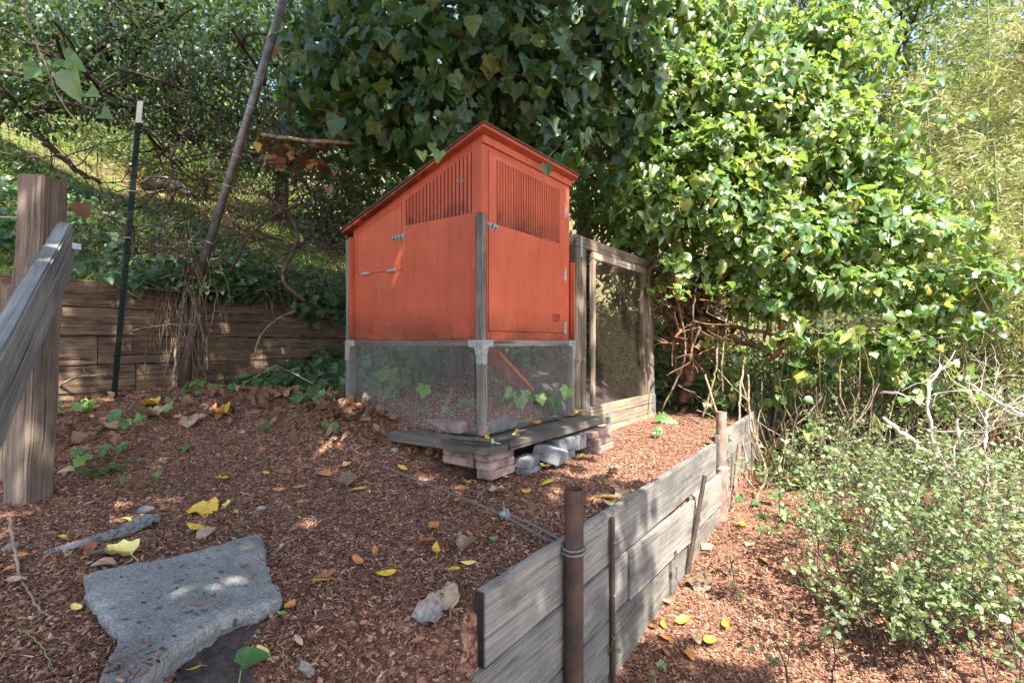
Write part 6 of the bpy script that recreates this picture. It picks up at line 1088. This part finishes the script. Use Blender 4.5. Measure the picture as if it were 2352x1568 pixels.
# --- leaning dark trunk and brush at the right
b = MB(); b.tube(path_px([(1800, 1260, 5.6), (1870, 1130, 5.7), (1930, 1020, 5.8), (2010, 900, 6.0), (2080, 790, 6.2)], .02, 6), [.065-.0013*i for i in range(25)], 8); lt_ = thing('bare_tree', gnd(1800, 5.6), 'dark bare trunk leaning to the right behind the small leaved shrub', 'tree'); b.build('trunk', M['bark_dark'], lt_, True)
b = MB(); rr = random.Random(21)
for k in range(330):
    px = R.uniform(1730, 2350); D = R.uniform(4.6, 7.0); bs = gnd(px, D); grow(b, bs, Vector((R.gauss(0, .5), R.gauss(0, .5), 1)), R.uniform(.5, 1.2), R.uniform(.004, .010), 1, rr, .5, .1, 5, 3)
tag(b.build('dry_brush', M['vine']), 'thicket of thin tan stems under the ivy and bamboo', 'brush', kind='stuff')
def groundcover(name, rng, n, s0, s1, mat, label, hgt=.25, tm=T_OVAL):
    a0, a1, d0, d1 = rng; D = NR.uniform(d0, d1, n); a = NR.uniform(a0, a1, n)*D; x = CT*a-ST*D; y = ST*a+CT*D; k = (x > -.85) | (y > 5.6); x, y = x[k], y[k]; n = len(x); z = H(x, y)+NR.uniform(0, 1, n)**1.5*hgt*(.4+.6*np.sin(3*x+1)**2); P = np.stack([x, y, z], 1)
    tag(cloud(name, [(tm, P, np.array([.1, -.2, 1])+NR.normal(0, .6, (n, 3)), NR.normal(0, 1, (n, 3)), NR.uniform(s0, s1, n))], M[mat], None, curl=.5), label, 'ground cover')
groundcover('ground_cover', (.46, 1.1, 4.6, 11), 17000, .05, .11, 'woods', 'leafy ground cover under the bushes at the right', .4)
groundcover('ground_cover', (.0, .6, 5.6, 12), 9000, .05, .12, 'woods', 'leafy ground cover behind the run and ivy trunk', .3)
n = 2600; P = np.stack([NR.uniform(-5.3, -3.25, n), NR.uniform(2.5, 6.5, n), np.zeros(n)], 1); P[:, 2] = H(P[:, 0], P[:, 1])+NR.uniform(.0, .38, n)*np.clip((P[:, 1]-2.4)/1.2, 0, 1); tag(cloud('darkening_ivy', [(T_IVY2, P, np.array([.3, -.4, 1])+NR.normal(0, .5, (n, 3)), NR.normal(0, 1, (n, 3)), NR.uniform(.06, .13, n))], M['ivy'], None, curl=.6), 'dark ivy added to darken the gap between coop and board wall', 'ground cover')  # leaf clutter added to darken the view behind the coop mesh
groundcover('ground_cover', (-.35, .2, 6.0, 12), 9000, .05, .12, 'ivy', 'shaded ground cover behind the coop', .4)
# --- small leaved shrubs in the right foreground
def shrub(px, D, nst, L, lean, nl, label, s0=.016, s1=.034):
    p = at(px, 784, D); p.z = float(H(p.x, p.y)); o = thing('shrub', p, label, 'shrub', 'small leaved shrubs on the lower path'); b = MB(); out = []; rr = random.Random(px)
    for k in range(nst):
        q = p+Vector((rr.gauss(0, .16), rr.gauss(0, .16), -.02)); d = Vector((rr.gauss(0, .38)+lean*CT, rr.gauss(0, .38)+lean*ST, 1)); grow(b, q, d, L*rr.uniform(.7, 1.3), .0042, 2, rr, .42, .12, 7, 3, out, .5)
    b.build('stem', M['stem_purple'], o)['kind'] = 'stuff'; nl = int(nl*(.85 if D < 3.1 else .75)); ii = [rr.randrange(len(out)) for k in range(nl)]; P = np.array([out[i][0] for i in ii])+NR.normal(0, .008, (nl, 3)); dd = np.array([out[i][1] for i in ii]); S = NR.uniform(s0, s1, nl)
    cloud('foliage', [(T_ROUND, P, np.array([.1, -.15, 1])+NR.normal(0, .5, (nl, 3)), dd*.5+NR.normal(0, .7, (nl, 3)), S)], M['shrub'], o)
for a_ in ((2270, 2.25, 10, .34, -.15, 1300, 'lowest shrub at the bottom edge near the right corner'), (2110, 2.3, 9, .34, -.2, 1100, 'lowest shrub at the bottom edge, left of the corner one'), (2180, 2.35, 10, .42, -.2, 1300, 'low shrub at the very bottom right, in front'), (2040, 2.45, 9, .38, -.25, 1000, 'low shrub at the bottom edge, left of the front one'), (2340, 2.6, 10, .48, -.2, 1300, 'low shrub in the bottom right corner'), (1960, 2.75, 9, .50, -.38, 1000, 'thin stemmed shrub leaning left over the lower path'), (2110, 2.9, 10, .50, -.28, 1300, 'leafy shrub at the bottom right, middle of the group'), (2290, 3.0, 11, .5, -.15, 1500, 'leafy shrub left of the bottom right corner'),
           (2010, 3.6, 11, .45, -.25, 1500, 'sunlit shrub behind the thin stemmed one'), (2130, 3.9, 12, .48, -.1, 1700, 'dense sunlit shrub left of the bare branches'), (2260, 3.6, 12, .45, -.1, 1600, 'dense sunlit shrub below the bare branches'), (2360, 3.3, 10, .45, -.2, 1300, 'sunlit shrub cut by the right edge'), (1960, 4.5, 9, .45, -.1, 1100, 'sunlit low shrub near the foot of the far wall'), (1790, 2.5, 3, .25, -.1, 150, 'small low shrub at the bottom edge of the path')): shrub(*a_)
for px, py, w, n, lb in ((1395, 1495, 18, 5, 'small grey green sprig sticking out at the foot of the rusty stake'), (1500, 1565, 20, 4, 'small grey green sprig at the bottom edge of the lower path')):
    q = at(px, py, 2.25); q.z = max(q.z-.02, float(H(q.x, q.y))); sprig(px, py, w, n, lb, base=q, mat='shrub', spread=14)
sd = thing('dry_stalk', on_ground(1700, 1500), 'thin dark dried stalk standing on the lower path left of the shrubs', 'stalk'); b = MB(); b.tube(path_px([(1745, 1620, 2.6), (1720, 1480, 2.7), (1695, 1380, 2.8), (1675, 1275, 2.85)], .003, 6), .0028, 5); b.build('stem', M['stem_purple'], sd)
P = np.array([A(1745-70*t+R.gauss(0, 5), 1600-330*t, 2.6+.25*t) for t in [R.uniform(.2, 1) for _ in range(46)]]); cloud('dried_leaves', [(T_ROUND, P, NR.normal(0, 1, (46, 3)), NR.normal(0, 1, (46, 3)), NR.uniform(.012, .024, 46))], M['stem_purple'], sd, kind=None)
# pale bare branched shrub at the right edge
bs_ = thing('bare_shrub', gnd(2340, 4.0), 'pale bare branched shrub in full sun at the right edge', 'shrub'); b = MB(); rr = random.Random(4)
for p, r in (([(2350, 1420, 3.9), (2330, 1250, 3.9), (2280, 1180, 3.8), (2180, 1080, 3.8), (2080, 1000, 3.7), (2030, 960, 3.7)], .024), ([(2335, 1200, 3.9), (2230, 1180, 3.9), (2180, 1100, 3.8), (2140, 1000, 3.8), (2130, 900, 3.8), (2160, 840, 3.9)], .016), ([(2350, 1180, 3.9), (2260, 1120, 3.8), (2210, 1040, 3.8), (2200, 960, 3.8)], .018), ([(2345, 1200, 3.9), (2400, 1080, 3.8), (2420, 900, 3.8)], .02), ([(2270, 1130, 3.8), (2262, 1000, 3.8), (2270, 940, 3.9)], .012), ([(2360, 960, 3.7), (2290, 920, 3.7), (2220, 880, 3.8)], .010)):
    pl = path_px(p, .012, 6); n_ = len(pl); b.tube(pl, [r*1.35*(1-.6*i/n_) for i in range(n_)], 7)
    for k in range(9): i = rr.randrange(3, n_); grow(b, pl[i], Vector((rr.gauss(0, 1), rr.gauss(0, 1), rr.gauss(.5, .6))), rr.uniform(.15, .35), r*.3, 1, rr, .6, .1)
b.build('branch', M['bark_pale'], bs_, True)
# loose ivy strand at the upper left, in front of the tree
sv = thing('ivy_strand', at(100, 170, 2.6), 'ivy strand with three big heart leaves hanging at the upper left', 'ivy'); b = MB(); b.tube(path_px([(48, -20, 2.7), (80, 90, 2.65), (110, 160, 2.6), (140, 230, 2.6), (200, 310, 2.65), (245, 380, 2.7)], .004, 7), [.006-.00011*i for i in range(36)], 6)
b.build('stem', M['vine'], sv)
for q in (([(190, 300, 2.62), (215, 270, 2.6)],), ([(205, 315, 2.62), (235, 300, 2.6), (240, 265, 2.6)],)): b = MB(); b.tube(path_px(q[0], .001), .002, 4); b.build('petiole', M['vine'], sv)
for px, py, w, tp in ((88, 158, 50, (-.3, -.2, -.8)), (160, 165, 84, (.15, .1, -1)), (150, 138, 60, (.8, .5, -.35)), (108, 152, 24, (0, 0, -1)), (200, 215, 44, (.7, .4, -.4)), (235, 262, 40, (.7, .4, -.4))): place_leaf(sv, px, py, 2.6, w, M['sprig'] if w != 84 else M['ivy_sun'], T_IVY2, (0, 0, .5 if w in (60, 44, 40) else .1), tp)

# --- unseen tree behind the viewer, crown laid along sun rays to shade the coop
def shade():
    o = thing('shade_tree', (3.4, -3.2, float(H(3.4, -3.2))), 'unseen spreading tree behind the viewer, crown shaped to shade the coop', 'tree'); b = MB(); rr = random.Random(2); bs = Vector(o.location); hub = Vector((2.4, -2.2, 2.6)); b.tube(poly([bs-Vector((0, 0, .3)), Vector((3.0, -2.8, 1.0)), hub], .02, 6), [.24-.009*i for i in range(13)], 10)
    Ps = []; S = SUN
    for (tx, ty, tz, zc, rad, nn_) in SHADE:
        t = (zc-tz)/S.z; c = Vector((tx, ty, tz))+S*t; b.tube(poly([hub, hub.lerp(c, .5)+Vector((0, 0, .3)), c], .03, 6), [.09-.005*i for i in range(13)], 6)
        for k in range(6): grow(b, c, Vector((rr.gauss(0, 1), rr.gauss(0, 1), rr.gauss(0, .3))), rad*.7, .012, 1, rr, .6, 0)
        d = unit(NR.normal(0, 1, (nn_, 3)))*(NR.uniform(0, 1, nn_)**.5)[:, None]; P = d*np.array([rad, rad, .45])+np.array(c); Ps.append(P)
    P = np.concatenate(Ps)
    sx, sy = screen(P); D = depth(P); inview = (D > 0) & (sx > -60) & (sx < 2420) & (sy > -60) & (sy < 1640); P = P[~inview]
    for px_, py_, dd_, gr in GAPS:
        q0 = np.array(on_ground(px_, py_) if dd_ == 0 else at(px_, py_, dd_)); v = P-q0; s_ = np.array(S); v = v-(v@s_)[:, None]*s_; P = P[np.linalg.norm(v, axis=1) > gr+.055]
    b.build('trunk', M['bark_dark'], o); n = len(P); cloud('crown', [(T_IVY3, P, np.array([0, 0, 1])+NR.normal(0, .45, (n, 3)), NR.normal(0, 1, (n, 3)), NR.uniform(.09, .16, n))], M['woods'], o); print('shade', n)
GAPS = [(946, 562, 3.42, .045), (953, 540, 3.40, .045), (1024, 672, 3.21, .04), (1360, 640, 3.9, .03), (415, 1392, 0, .005), (545, 1366, 0, .022), (478, 1412, 0, .0), (462, 1345, 0, -.012), (725, 1212, 0, .06), (905, 1116, 0, .04), (300, 1200, 0, .03), (1450, 1040, 0, .2), (1560, 1010, 0, .25), (800, 935, 0, .06)]  # openings cut in the crown along sun rays to throw chosen sun spots
SHADE = [(-1.6, .7, 0, 4.2, 1.25, 1500), (-2.6, 1.3, 0, 4.4, 1.2, 1200), (-2.4, 2.6, 1.2, 4.9, 1.25, 1900), (-1.9, 2.9, .9, 4.6, .9, 900), (-1.4, 1.9, 0, 4.4, .95, 900), (-3.6, 2.0, .3, 5.0, 1.3, 1300), (-4.8, 1.6, .5, 5.2, 1.4, 1000), (-3.9, 3.6, .8, 5.4, 1.4, 1500), (-4.8, 3.0, .6, 5.6, 1.3, 1200),
         (-.95, 1.3, -.3, 4.0, .8, 1100), (-3.0, 3.9, 2.5, 5.8, 1.4, 1050), (-3.6, .6, .5, 4.6, 1.1, 700), (-.55, 2.0, -.7, 4.2, .6, 520), (.5, 1.7, -.7, 4.2, .7, 420), (-4.6, 3.2, 2.8, 6.0, 1.3, 800), (-2.1, 4.5, 1.6, 5.6, .7, 350), (-.8, .9, -.2, 3.6, .6, 800), (-7.2, 3.2, 2.4, 8.0, 1.7, 900), (-7.0, .8, 2.2, 7.6, 1.4, 700), (-6.0, 1.6, 1.7, 6.4, 1.5, 1300), (-6.0, 3.6, 1.8, 6.8, 1.3, 900), (-4.6, 4.6, .8, 5.8, 1.3, 1200)]  # crown lumps set sunward of each spot that is to be shaded
shade()
